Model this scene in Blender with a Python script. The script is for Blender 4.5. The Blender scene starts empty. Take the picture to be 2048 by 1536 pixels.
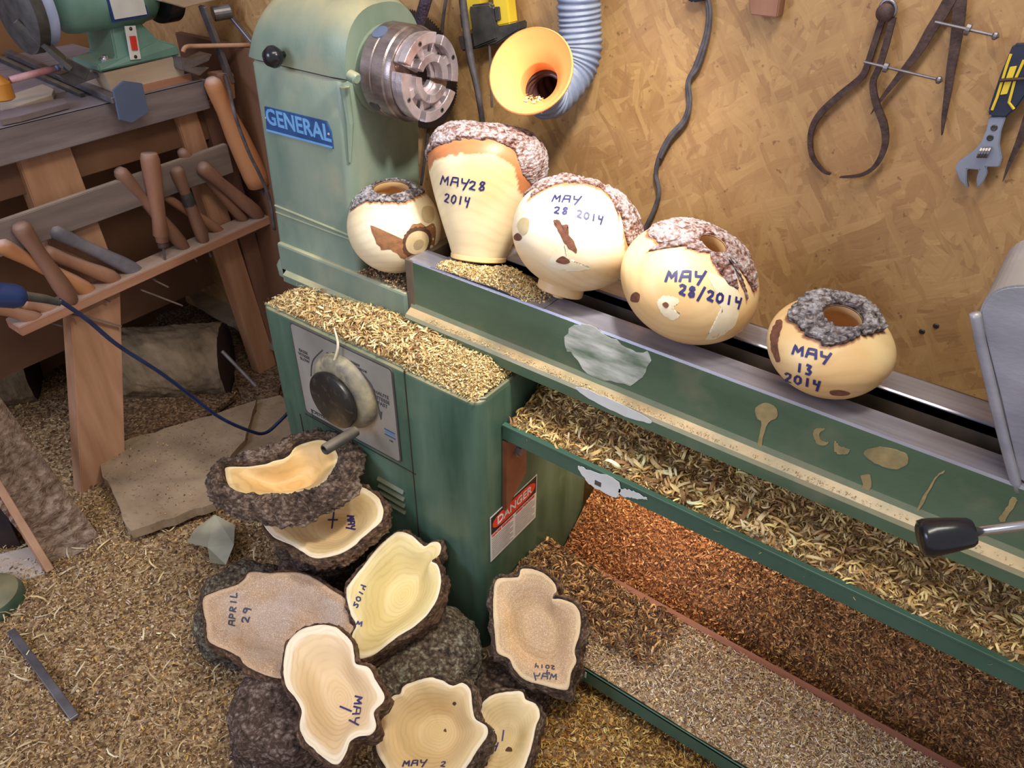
import bpy, bmesh, math, random
import numpy as np
from mathutils import Vector, Matrix
from mathutils.bvhtree import BVHTree
rng = np.random.default_rng(7); random.seed(7)
SC = bpy.context.scene; COL = SC.collection
# ------------------------------------------------------------------ camera
FPX = 1540.0
def _n(v): v = np.array(v, float); return v/np.linalg.norm(v)
CZ = _n([20, 2150, 1540]); CX = _n([2574, -1128, 1540]); CX = _n(CX-CZ*CX.dot(CZ)); CY = np.cross(CZ, CX)
CM = np.array([CX, CY, CZ]); CC = np.array([0, 0, 1.67])
cam = bpy.data.cameras.new('camera'); camo = bpy.data.objects.new('camera', cam); COL.objects.link(camo)
cam.sensor_width = 36; cam.lens = 36*FPX/2048; cam.clip_start = .02
camo.matrix_world = Matrix.Translation(Vector(CC)) @ Matrix(CM.tolist()).to_4x4()
SC.camera = camo
SC.view_settings.view_transform = 'Standard'; SC.view_settings.look = 'None'; SC.view_settings.gamma = 1
SC.view_settings.use_curve_mapping = False; SC.view_settings.exposure = 0.0
# ------------------------------------------------------------------ light
W = bpy.data.worlds.new('world'); SC.world = W; W.use_nodes = True
W.node_tree.nodes['Background'].inputs[0].default_value = (.95, .93, 1.0, 1)
W.node_tree.nodes['Background'].inputs[1].default_value = 0.55
def area(name, loc, tgt, sx, sy, power, color):
    l = bpy.data.lights.new(name, 'AREA'); l.shape = 'RECTANGLE'; l.size = sx; l.size_y = sy; l.energy = power; l.color = color
    o = bpy.data.objects.new(name, l); COL.objects.link(o); o.location = loc
    o.rotation_euler = (Vector(tgt)-Vector(loc)).to_track_quat('-Z', 'Y').to_euler(); return o
area('window_light', (-2.0, -1.6, 2.2), (-1.4, 1.0, .8), 1.2, .9, 44, (.60, .70, 1.0))
area('ceiling_light', (-.2, .6, 2.75), (-.6, .8, 0), 1.3, .25, 24, (1.0, .93, .82))
sp = bpy.data.lights.new('work_lamp', 'SPOT'); sp.energy = 44; sp.spot_size = math.radians(82); sp.spot_blend = .9; sp.shadow_soft_size = .045; sp.color = (1.0, .95, .9)
so = bpy.data.objects.new('work_lamp', sp); COL.objects.link(so); so.location = (-.46, .97, 1.80)
so.rotation_euler = (Vector((-.86, 1.16, 1.02))-Vector(so.location)).to_track_quat('-Z', 'Y').to_euler()
bl = area('under_bed_fill', (-.52, 1.40, .60), (-.50, 1.30, 0), .3, .08, 2.8, (1.0, .76, .52))  # unseen fill added for the orange glow on the shavings, no real lamp


# ------------------------------------------------------------------ geometry helpers
def ray(u, v): return CM @ np.array([u-1024, -(v-768), -FPX])
def zp(u, v, z): r = ray(u, v); return CC+r*((z-CC[2])/r[2])
def yp(u, v, y): r = ray(u, v); return CC+r*((y-CC[1])/r[1])
def xp(u, v, x): r = ray(u, v); return CC+r*((x-CC[0])/r[0])
def pp(u, v, p0, n): r = ray(u, v); n = np.array(n, float); return CC+r*(np.dot(np.array(p0)-CC, n)/np.dot(r, n))
def _h(ix, iy, iz, s):
    h = (ix.astype(np.int64)*374761393+iy.astype(np.int64)*668265263+iz.astype(np.int64)*2147483647+s*974711) & 0x7fffffff
    h = ((h ^ (h >> 13))*1274126177) & 0x7fffffff; h = (h ^ (h >> 16)) & 0xffff
    return h/65535.0
def vn(P, f=1., s=0):
    P = np.asarray(P, float)*f+100.5; i = np.floor(P); t = P-i; t = t*t*(3-2*t); i = i.astype(np.int64); r = 0
    for a in (0, 1):
        for b in (0, 1):
            for c in (0, 1):
                w = (t[..., 0] if a else 1-t[..., 0])*(t[..., 1] if b else 1-t[..., 1])*(t[..., 2] if c else 1-t[..., 2])
                r = r+w*_h(i[..., 0]+a, i[..., 1]+b, i[..., 2]+c, s)
    return r*2-1
def fbm(P, f=1., o=3, s=0):
    r = 0; a = 1.; t = 0
    for k in range(o): r = r+a*vn(P, f, s+k*17); t += a; a *= .5; f *= 2.03
    return r/t
def merge(L):
    V = []; F = []; n = 0
    for v, f in L:
        V.append(np.asarray(v, float).reshape(-1, 3)); F += [tuple(i+n for i in q) for q in f]; n += len(V[-1])
    return np.concatenate(V), F
def wl(o):
    p = Vector((0, 0, 0))
    while o is not None: p += o.location; o = o.parent
    return p
def tag(o, label=None, cat=None, group=None, kind=None):
    for k, v in (('label', label), ('category', cat), ('group', group), ('kind', kind)):
        if v: o[k] = v
    return o
def thing(name, loc, label, cat, group=None):
    o = bpy.data.objects.new(name, None); o.empty_display_size = .02; COL.objects.link(o); o.location = [float(a) for a in loc]
    return tag(o, label, cat, group)
def part(name, VF, mat, parent=None, smooth=False, col=None, rr=None, base=None, label=None, auto=None):
    V, F = VF; V = np.asarray(V, float)
    loc = Vector((0, 0, 0))
    if parent is None: loc = Vector([float(a) for a in (base if base is not None else [(V[:, 0].min()+V[:, 0].max())/2, (V[:, 1].min()+V[:, 1].max())/2, V[:, 2].min()])])
    pw = wl(parent) if parent is not None else loc
    me = bpy.data.meshes.new(name); me.from_pydata((V-np.array(pw)).tolist(), [], [tuple(int(i) for i in q) for q in F]); me.update()
    if smooth: me.polygons.foreach_set('use_smooth', [True]*len(me.polygons))
    if col is not None:
        a = me.color_attributes.new('Col', 'FLOAT_COLOR', 'POINT'); c = np.ones((len(V), 4), np.float32); c[:, :3] = col; a.data.foreach_set('color', c.ravel())
    if rr is not None:
        a = me.attributes.new('rr', 'FLOAT', 'POINT'); a.data.foreach_set('value', np.broadcast_to(np.asarray(rr, np.float32), (len(V),)).copy())
    if isinstance(mat, (list, tuple)):
        for m in mat: me.materials.append(m)
    else: me.materials.append(mat)
    o = bpy.data.objects.new(name, me); COL.objects.link(o)
    if parent is not None: o.parent = parent
    else: o.location = loc
    if auto:
        bm = bmesh.new(); bm.from_mesh(me)
        for e in bm.edges: e.smooth = len(e.link_faces) == 2 and e.calc_face_angle(0) < math.radians(auto)
        for f in bm.faces: f.smooth = True
        bm.to_mesh(me); bm.free()
    if label: o['label'] = label
    return o
def single(name, VF, mat, label, cat, group=None, **k): return tag(part(name, VF, mat, None, **k), label, cat, group)
def box(x0, x1, y0, y1, z0, z1, bev=0, seg=2):
    V = np.array([(x, y, z) for x in (x0, x1) for y in (y0, y1) for z in (z0, z1)])
    F = [(0, 1, 3, 2), (4, 6, 7, 5), (0, 4, 5, 1), (2, 3, 7, 6), (0, 2, 6, 4), (1, 5, 7, 3)]
    return bevel(V, F, bev, seg) if bev else (V, F)
def bevel(V, F, w, seg=2):
    bm = bmesh.new(); vs = [bm.verts.new(v) for v in V]
    for f in F: bm.faces.new([vs[i] for i in f])
    bmesh.ops.bevel(bm, geom=bm.edges[:], offset=w, segments=seg, affect='EDGES', profile=.5, clamp_overlap=True)
    bm.verts.index_update(); V = np.array([v.co[:] for v in bm.verts]); F = [tuple(v.index for v in f.verts) for f in bm.faces]; bm.free(); return V, F
def fr(a):
    a = _n(a); b = np.array([0, 0, 1.]) if abs(a[2]) < .9 else np.array([1., 0, 0]); u = _n(np.cross(b, a)); return u, np.cross(a, u), a
def obox(c, X, Y, Z, sx, sy, sz, bev=0):
    V, F = box(-sx/2, sx/2, -sy/2, sy/2, -sz/2, sz/2, bev); return V@np.array([_n(X), _n(Y), _n(Z)])+np.array(c), F
def beam(a, b, w, h, up=(0, 0, 1), bev=.002):
    a = np.array(a, float); b = np.array(b, float); d = b-a; L = np.linalg.norm(d); Z = d/L; X = _n(np.cross(up, Z)); Y = np.cross(Z, X)
    V, F = box(-w/2, w/2, -h/2, h/2, 0, L, bev); return V@np.array([X, Y, Z])+a, F
def prism(P, d, bev=0):
    P = np.array(P, float); n = len(P); V = np.concatenate([P, P+np.array(d)])
    F = [tuple(range(n))[::-1], tuple(range(n, 2*n))]+[(i, (i+1) % n, (i+1) % n+n, i+n) for i in range(n)]
    bm = bmesh.new(); vs = [bm.verts.new(v) for v in V]
    for f in F: bm.faces.new([vs[i] for i in f])
    bmesh.ops.recalc_face_normals(bm, faces=bm.faces[:])
    if bev: bmesh.ops.bevel(bm, geom=bm.edges[:], offset=bev, segments=2, affect='EDGES', clamp_overlap=True)
    bm.verts.index_update(); V = np.array([v.co[:] for v in bm.verts]); F = [tuple(v.index for v in f.verts) for f in bm.faces]; bm.free(); return V, F
def grid(V3, closeu=False):
    n, m = V3.shape[:2]; F = []
    for i in range(n if closeu else n-1):
        for j in range(m-1):
            a = i*m+j; b = ((i+1) % n)*m+j; F.append((a, b, b+1, a+1))
    return V3.reshape(-1, 3), F
def cr(P, n, closed=False):
    P = np.array(P, float); N = len(P); t = np.linspace(0, N if closed else N-1, n, endpoint=not closed); R = []
    for x in t:
        i = int(min(x, N-1 if closed else N-2)); f = x-i
        g = (lambda k: P[k % N]) if closed else (lambda k: P[min(max(k, 0), N-1)])
        a, b, c, d = g(i-1), g(i), g(i+1), g(i+2)
        R.append(.5*((2*b)+(c-a)*f+(2*a-5*b+4*c-d)*f*f+(3*b-a-3*c+d)*f**3))
    return np.array(R)
def tube(P, r, seg=10, n=None, cap=True):
    P = cr(P, n) if n else np.array(P, float); N = len(P); r = np.full(N, r) if np.isscalar(r) else np.interp(np.linspace(0, 1, N), np.linspace(0, 1, len(r)), r)
    T = np.gradient(P, axis=0); T /= np.linalg.norm(T, axis=1)[:, None]+1e-12; u = fr(T[0])[0]; R = []
    th = np.linspace(0, 2*np.pi, seg, endpoint=False)
    for i in range(N):
        u = _n(u-T[i]*u.dot(T[i])); w = np.cross(T[i], u)
        R.append(P[i]+r[i]*(np.cos(th)[:, None]*u+np.sin(th)[:, None]*w))
    V = np.concatenate(R); F = []
    for i in range(N-1):
        for j in range(seg): F.append((i*seg+j, i*seg+(j+1) % seg, (i+1)*seg+(j+1) % seg, (i+1)*seg+j))
    if cap: F += [tuple(range(seg))[::-1], tuple(range((N-1)*seg, N*seg))]
    return V, F
def lathe(prof, o, ax, seg=32, cap=True, th0=0, th1=2*np.pi):
    u, w, a = fr(ax); full = th1-th0 > 6.28; th = np.linspace(th0, th1, seg, endpoint=not full)
    V = np.concatenate([np.array(o)+a*h+r*(np.cos(th)[:, None]*u+np.sin(th)[:, None]*w) for r, h in prof]); n = len(prof); F = []
    for i in range(n-1):
        for j in range(seg if full else seg-1): F.append((i*seg+j, i*seg+(j+1) % seg, (i+1)*seg+(j+1) % seg, (i+1)*seg+j))
    if cap and full: F += [tuple(range(seg))[::-1], tuple(range((n-1)*seg, n*seg))]
    return V, F
def cyl(a, b, r, seg=24, bev=0):
    a = np.array(a, float); b = np.array(b, float); L = np.linalg.norm(b-a)
    p = [(r, 0), (r, L)] if not bev else [(r-bev, 0), (r, bev), (r, L-bev), (r-bev, L)]
    return lathe(p, a, b-a, seg)

# ------------------------------------------------------------------ materials
class NT:
    def __init__(s, name):
        s.m = bpy.data.materials.new(name); s.m.use_nodes = True; s.t = s.m.node_tree; s.b = s.t.nodes['Principled BSDF']
        s.tc = s.n('ShaderNodeTexCoord'); s.geo = None
    def n(s, t, **k):
        x = s.t.nodes.new(t)
        for a, b in k.items(): setattr(x, a, b)
        return x
    def l(s, a, b): s.t.links.new(a, b)
    def put(s, sock, v):
        if hasattr(v, 'is_linked'): s.l(v, sock)
        elif isinstance(v, tuple) and len(v) == 3 and sock.type == 'RGBA': sock.default_value = (*v, 1)
        else: sock.default_value = v
    def vec(s, sc=(1, 1, 1), rot=(0, 0, 0), src=None):
        m = s.n('ShaderNodeMapping'); s.l(src or s.tc.outputs['Object'], m.inputs[0]); m.inputs['Rotation'].default_value = rot; m.inputs['Scale'].default_value = sc; return m.outputs[0]
    def noise(s, scale, detail=3, vec=None, rough=.55, dist=0):
        x = s.n('ShaderNodeTexNoise'); x.inputs['Scale'].default_value = scale; x.inputs['Detail'].default_value = detail; x.inputs['Roughness'].default_value = rough; x.inputs['Distortion'].default_value = dist
        s.l(vec or s.tc.outputs['Object'], x.inputs['Vector']); return x.outputs[0]
    def ramp(s, f, pts):
        x = s.n('ShaderNodeValToRGB'); s.l(f, x.inputs[0]); e = x.color_ramp.elements
        for i, (p, c) in enumerate(pts):
            q = e[i] if i < 2 else e.new(p); q.position = p; q.color = (*c, 1) if not np.isscalar(c) else (c, c, c, 1)
        return x.outputs[0]
    def mix(s, f, a, b, mode='MIX'):
        x = s.n('ShaderNodeMix', data_type='RGBA', blend_type=mode); s.put(x.inputs[0], f); s.put(x.inputs[6], a); s.put(x.inputs[7], b); return x.outputs[2]
    def math(s, op, a, b=0., c=None):
        x = s.n('ShaderNodeMath', operation=op); s.put(x.inputs[0], a); s.put(x.inputs[1], b)
        if c is not None: s.put(x.inputs[2], c)
        return x.outputs[0]
    def bump(s, h, st, dist=.01):
        x = s.n('ShaderNodeBump'); x.inputs['Strength'].default_value = st; x.inputs['Distance'].default_value = dist; s.l(h, x.inputs['Height']); s.l(x.outputs[0], s.b.inputs['Normal'])
    def out(s, col, rough=.6, metal=0., spec=None):
        s.put(s.b.inputs['Base Color'], col); s.put(s.b.inputs['Roughness'], rough); s.b.inputs['Metallic'].default_value = metal
        if spec is not None: s.b.inputs['Specular IOR Level'].default_value = spec
        return s.m
def sr(*c):  # sRGB 0-255 to linear
    return tuple(((x/255)/12.92 if x/255 <= .04045 else ((x/255+.055)/1.055)**2.4) for x in c)
def M(name, c1, c2, scale=8, st=(1, 1, 1), rough=.6, metal=0., bump=.15, bs=60, bd=.003, dust=None, da=.6, spots=None, ss=30, sth=.62, spec=None, det=4):
    t = NT(name); v = t.vec(st); n = t.noise(scale, det, v); c = t.ramp(n, [(.3, c1), (.7, c2)])
    if spots: c = t.mix(t.ramp(t.noise(ss, 3), [(sth-.08, 0.), (sth+.14, .7)]), c, spots)
    if dust:
        g = t.n('ShaderNodeNewGeometry'); sx = t.n('ShaderNodeSeparateXYZ'); t.l(g.outputs['Normal'], sx.inputs[0])
        f = t.math('MULTIPLY', t.ramp(sx.outputs[2], [(.25, 0.), (.85, 1.)]), t.ramp(t.noise(14, 4), [(.25, da*.35), (.65, da)])); c = t.mix(f, c, dust)
    if bump: t.bump(t.noise(bs, 4, v), bump, bd)
    return t.out(c, rough, metal, spec)
DUST = sr(196, 172, 128)
m_green = M('dusty_sage_paint', sr(104, 126, 110), sr(138, 150, 130), 5, (1.6, 1.6, .5), .42, bump=.12, bs=220, dust=sr(200, 186, 140), da=.75, spots=sr(160, 158, 130), ss=9, sth=.60)
m_teal = M('teal_cabinet_paint', sr(42, 72, 56), sr(88, 112, 94), 4.5, (2.6, 2.6, .4), .36, bump=.08, bs=150, dust=DUST, da=.5, spots=sr(92, 112, 84), ss=7, sth=.63)
m_bed = M('green_bed_paint', sr(66, 88, 66), sr(92, 114, 90), 4, (.7, 2, 2), .38, bump=.1, bs=160, dust=sr(196, 168, 124), da=1.0, spots=sr(128, 122, 96), ss=8, sth=.64)
m_tray = M('green_tray_paint', sr(54, 86, 70), sr(74, 104, 88), 6, (1, 1, 1), .4, bump=.05, bs=100)
m_way = M('ground_steel_ways', sr(134, 132, 140), sr(176, 174, 184), 7, (.5, 6, 1), .25, .45, bump=.04, bs=300)
m_waydark = M('dirty_cast_iron', sr(70, 62, 56), sr(124, 104, 84), 14, (1, 1, .4), .6, .2, bump=.2)
m_steelb = M('chuck_body_steel', sr(118, 104, 100), sr(168, 154, 150), 14, (1, 3, 3), .32, .75, bump=.1, bs=160, spots=sr(84, 64, 54), ss=10, sth=.58)
m_steel = M('chuck_steel', sr(160, 146, 146), sr(216, 206, 208), 20, (1, 1, 1), .33, .7, bump=.12, bs=160, spots=sr(92, 70, 60), ss=18, sth=.64)
m_steel2 = M('grey_steel', sr(110, 104, 106), sr(150, 146, 150), 20, (1, 1, 1), .4, .7, bump=.1)
m_rust = M('rusty_iron', sr(58, 42, 38), sr(96, 74, 66), 70, (1, 1, 1), .6, .4, bump=.3, bs=200)
m_sawblade = M('saw_blade_dark', sr(62, 50, 48), sr(86, 72, 68), 20, (1, 1, 1), .5, .5, bump=.1)
m_black = M('black_plastic', (.006, .006, .008), (.012, .012, .016), 10, rough=.22, bump=.04)
m_blackd = M('dusty_black', (.025, .024, .024), (.075, .068, .06), 30, rough=.6, bump=.1, dust=sr(150, 135, 110), da=.5)
m_wheel = M('worn_black_wheel', sr(18, 17, 17), sr(46, 42, 38), 14, rough=.38, bump=.1, spots=sr(90, 82, 70), ss=60, sth=.62)
m_bolt = M('dark_bolt', sr(46, 44, 44), sr(90, 84, 80), 30, rough=.45, metal=.6)
m_white = M('white_paint', sr(200, 202, 198), sr(226, 226, 220), 10, rough=.5, bump=.03)
m_whitesm = M('smeared_white_paint', sr(104, 122, 98), sr(214, 214, 202), 22, (.6, 1, 2.4), rough=.5, bump=.05)
m_blue = M('blue_plate', sr(36, 66, 110), sr(50, 88, 140), 20, rough=.4, bump=.03)
m_ltblue = M('light_blue_print', sr(96, 150, 200), sr(120, 170, 214), 20, rough=.4, bump=0)
m_bluecord = M('blue_rubber', sr(20, 30, 62), sr(36, 50, 88), 20, rough=.35, bump=.05)
m_blueplug = M('blue_connector', sr(28, 48, 98), sr(44, 66, 122), 20, rough=.4, bump=.05)
m_ink = M('marker_ink', (.018, .016, .09), (.03, .03, .16), 90, rough=.5, bump=0)
m_ink2 = M('faded_ink', (.03, .03, .05), (.06, .06, .10), 90, rough=.6, bump=0)
m_red = M('red_print', sr(196, 48, 36), sr(214, 64, 48), 10, rough=.4, bump=0)
m_plate = M('control_plate', sr(142, 138, 128), sr(176, 172, 160), 7, (1, 1, .6), .38, .25, bump=.05, bs=120)
m_stick = M('sticker_white', sr(188, 184, 184), sr(206, 204, 204), 10, rough=.5, bump=0)
m_print = M('dark_print', sr(64, 58, 56), sr(84, 78, 76), 10, rough=.6, bump=0)
m_greyprint = M('small_print', sr(120, 116, 116), sr(140, 136, 134), 60, rough=.6, bump=0)
m_orange = M('orange_funnel', sr(255, 150, 80), sr(255, 182, 112), 3, rough=.38, bump=.03, bs=30)
m_hose = M('grey_blue_hose', sr(92, 106, 134), sr(136, 146, 166), 10, rough=.45, bump=.2, bs=120, dust=sr(190, 186, 176), da=.5)
m_hosein = M('hose_inside', sr(66, 40, 34), sr(96, 60, 50), 10, rough=.7)
m_yellow = M('yellow_plastic', sr(226, 190, 44), sr(240, 210, 70), 5, rough=.35, bump=.02)
m_cable = M('grey_cable', sr(62, 58, 62), sr(100, 94, 96), 40, rough=.5, bump=.1)
m_osb_d = None
m_handle = M('dusty_handle_wood', sr(120, 78, 56), sr(170, 122, 94), 9, (1, 1, .25), .62, bump=.1, bs=70, dust=sr(188, 164, 148), da=.7)
m_handle2 = M('dark_handle_wood', sr(104, 72, 58), sr(150, 108, 86), 9, (1, 1, .25), .55, bump=.1, bs=70, dust=sr(178, 150, 136), da=.6)
m_handle3 = M('grey_handle_wood', sr(84, 84, 96), sr(134, 128, 134), 12, (1, 1, 1), .5, bump=.1, bs=70, dust=sr(170, 164, 170), da=.5)
m_handle4 = M('honey_handle_wood', sr(166, 104, 62), sr(200, 140, 94), 7, (1, 1, .25), .5, bump=.08, bs=70, dust=sr(226, 204, 196), da=.8)
m_bench = M('bench_wood', sr(104, 92, 92), sr(146, 132, 130), 5, (3, .5, 6), .6, bump=.15, bs=60, dust=sr(150, 142, 152), da=.5, spots=sr(96, 74, 52), ss=5, sth=.6)
m_leg = M('pine_leg', sr(164, 116, 84), sr(192, 146, 112), 5, (5, 5, .5), .65, bump=.08, bs=60, dust=sr(190, 166, 140), da=.5)
m_rackw = M('rack_pine', sr(160, 110, 84), sr(188, 138, 108), 5, (5, .5, 5), .65, bump=.08, bs=60, dust=sr(196, 178, 164), da=.95)
m_slat = M('grey_board', sr(96, 84, 80), sr(138, 120, 112), 4, (4, .5, 5), .65, bump=.1, bs=60, dust=sr(186, 168, 148), da=.9)
m_brown = M('brown_panel', sr(92, 62, 44), sr(132, 92, 64), 3, (1, 1, .4), .7, bump=.08)
m_dark = M('dark_recess', sr(38, 28, 24), sr(66, 46, 38), 3, rough=.8)
m_pale = M('pale_pine_block', sr(168, 146, 122), sr(196, 176, 152), 5, (4, .6, 4), .6, bump=.08, dust=sr(196, 186, 176), da=.6)
m_dusty = M('sawdust_covered_wood', sr(128, 106, 80), sr(168, 144, 114), 9, rough=.9, bump=.3, bs=90, spots=sr(92, 68, 44), ss=70, sth=.66)
m_logend = M('dusty_log_bark', sr(96, 82, 62), sr(148, 126, 98), 7, (1, 3, 1), .9, bump=.6, bs=40, bd=.008, spots=sr(52, 38, 26), ss=16, sth=.66)
m_rough = M('rough_torn_wood', sr(112, 84, 62), sr(190, 164, 142), 22, (2, 2, 5), .85, bump=.9, bs=50, bd=.012, spots=sr(106, 78, 58), ss=18, sth=.6)
m_gmotor = M('grinder_green', sr(84, 124, 112), sr(124, 160, 146), 5, rough=.35, bump=.05)
m_gwheel = M('grinding_wheel_white', sr(150, 164, 206), sr(180, 192, 226), 10, rough=.8, bump=.2, bs=200)
m_bluegrey = M('blue_grey_rest', sr(84, 96, 122), sr(94, 106, 130), 6, rough=.5, bump=.05)
m_cast = M('grey_casting', sr(132, 132, 142), sr(172, 170, 178), 6, (1, 1, 2), .42, .3, bump=.15, bs=90, dust=sr(210, 200, 180), da=.4, spots=sr(120, 124, 122), ss=5, sth=.6)
m_chrome = M('bright_rod', sr(190, 188, 190), sr(220, 218, 220), 10, rough=.18, metal=.9, bump=0)
m_wrench = M('satin_wrench', sr(140, 146, 162), sr(166, 172, 188), 10, rough=.35, metal=.6, bump=.05)
m_navy = M('navy_grip', sr(28, 34, 52), sr(42, 50, 70), 20, rough=.5)
m_plastic = M('clear_scrap', sr(150, 146, 124), sr(180, 176, 152), 12, rough=.3, bump=.1)
m_cork = M('cork_patch', sr(128, 84, 50), sr(170, 118, 76), 60, rough=.8, bump=.4, bs=120)
m_pocket = M('bark_pocket', sr(90, 52, 36), sr(134, 84, 60), 70, rough=.8, bump=.5, bs=120)
m_knot = M('knot_wood', sr(186, 160, 112), sr(210, 190, 146), 30, rough=.5, bump=.05)
m_knotd = M('knot_core', sr(146, 124, 88), sr(168, 146, 108), 40, rough=.5, bump=.05)
m_knotk = M('knot_dark_ring', sr(52, 40, 30), sr(112, 70, 40), 60, rough=.7, bump=.3, bs=100)
m_paler = M('pale_sapwood_patch', sr(226, 208, 168), sr(240, 228, 198), 30, rough=.5, bump=.03)
m_stain = M('tan_glue_drip', sr(128, 116, 76), sr(168, 146, 100), 40, rough=.6, bump=.2)
m_paper = M('brown_paper_box', sr(130, 108, 70), sr(160, 138, 96), 6, rough=.8, bump=.05)
m_lichen = M('lichen', sr(120, 130, 108), sr(176, 184, 166), 60, rough=.95, bump=.6, bs=120)

def mat_bark(name, a, b, c, sc=1., hi=.68, lo=.36):
    t = NT(name); v = t.vec((1, 1, 1.6)); n1 = t.noise(85*sc, 6, v, .7, 1.2); n2 = t.noise(22*sc, 3, v)
    g = t.n('ShaderNodeAttribute', attribute_name='rr')
    vo = t.n('ShaderNodeTexVoronoi', feature='F1'); vo.inputs['Scale'].default_value = 95*sc; t.l(t.vec((1, 1, 2.2)), vo.inputs['Vector'])
    k = t.math('ADD', t.math('MULTIPLY', n1, .75), t.math('MULTIPLY', g.outputs['Fac'], .28)); k = t.math('ADD', k, t.math('MULTIPLY', n2, .25)); k = t.math('SUBTRACT', k, t.math('MULTIPLY', vo.outputs[0], .22))
    col = t.ramp(k, [(lo, a), ((lo+hi)/2-.02, b), (hi, c)])
    t.bump(t.math('SUBTRACT', n1, t.math('MULTIPLY', vo.outputs[0], .5)), 1., .010); return t.out(col, .85)
m_barkL = mat_bark('silvery_bark', sr(40, 30, 28), sr(126, 112, 110), sr(220, 214, 214), 1.1, .66)
m_barkR = mat_bark('reddish_bark', sr(70, 34, 26), sr(166, 116, 98), sr(232, 220, 218), 1.1, .62)
m_barkD = mat_bark('dark_brown_bark', sr(36, 24, 17), sr(96, 72, 54), sr(172, 148, 126), .9, .72)
m_barkE = mat_bark('brown_edge_bark', sr(50, 30, 20), sr(108, 76, 52), sr(164, 132, 102), .9, .72)
m_barkG = mat_bark('lichen_grey_bark', sr(30, 22, 15), sr(106, 88, 68), sr(188, 186, 158), 1., .72)
m_barkP = mat_bark('purple_grey_bark', sr(36, 24, 18), sr(100, 76, 60), sr(184, 164, 154), .9, .72)
def mat_wood(name, ringf=9., amt=.14, rough=.38, grain=.5, wob=1.6, speck=False):
    t = NT(name); a = t.n('ShaderNodeAttribute', attribute_name='Col'); r = t.n('ShaderNodeAttribute', attribute_name='rr')
    x = t.math('ADD', t.math('MULTIPLY', r.outputs['Fac'], ringf), t.math('MULTIPLY', t.noise(9, 3), wob))
    s = t.math('SINE', t.math('MULTIPLY', x, 6.2832)); s = t.ramp(s, [(.0, 0.), (.9, 1.)])
    dk = t.mix(.55, a.outputs['Color'], sr(150, 96, 50), 'MULTIPLY')
    c = t.mix(t.math('MULTIPLY', t.math('MULTIPLY', s, t.ramp(t.noise(14, 3), [(.3, 0.), (.65, 1.)])), amt*1.6), a.outputs['Color'], dk)
    c = t.mix(t.ramp(t.noise(3.2, 3), [(.45, 0.), (.75, grain*.6)]), c, dk)
    if speck: c = t.mix(t.ramp(t.noise(420, 3), [(.5, 0.), (.62, .7)]), c, sr(216, 196, 170))
    t.bump(t.noise(180 if not speck else 420, 3), .05 if not speck else .35, .002)
    return t.out(c, rough)
m_wood = mat_wood('turned_pale_wood', .8, .13, .42, .4)
m_bowlw = mat_wood('turned_bowl_wood', .8, .20, .5, .3, 5.)
m_bowld = mat_wood('dusty_bowl_wood', .7, .22, .6, .3, 5., True)
def mat_chip(name):
    t = NT(name); a = t.n('ShaderNodeAttribute', attribute_name='Col'); t.l(a.outputs['Color'], t.b.inputs['Base Color']); t.b.inputs['Roughness'].default_value = .7
    return t.m
m_chip = mat_chip('wood_shavings')
def mat_mound(name, a, b, c, s=140):
    t = NT(name); n = t.noise(s, 4); v = t.n('ShaderNodeTexVoronoi'); v.inputs['Scale'].default_value = s; t.l(t.tc.outputs['Object'], v.inputs['Vector'])
    sx = t.n('ShaderNodeSeparateColor'); t.l(v.outputs['Color'], sx.inputs[0])
    col = t.ramp(t.math('ADD', t.math('MULTIPLY', n, .45), t.math('MULTIPLY', sx.outputs[0], .5)), [(.2, a), (.5, b), (.78, c)]); t.bump(t.math('ADD', n, sx.outputs[0]), .9, .006); return t.out(col, .9)
m_mfloor = mat_mound('sawdust_floor', sr(82, 58, 36), sr(164, 130, 88), sr(212, 186, 142))
m_mpale = mat_mound('sawdust_pale', sr(120, 92, 58), sr(188, 158, 108), sr(222, 200, 150), 200)
m_mdark = mat_mound('sawdust_brown', sr(60, 40, 26), sr(110, 82, 54), sr(160, 130, 96))
m_morange = mat_mound('sawdust_orange_glow', sr(146, 94, 56), sr(196, 134, 84), sr(224, 166, 116))  # orange sawdust with part of the glow painted in
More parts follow.
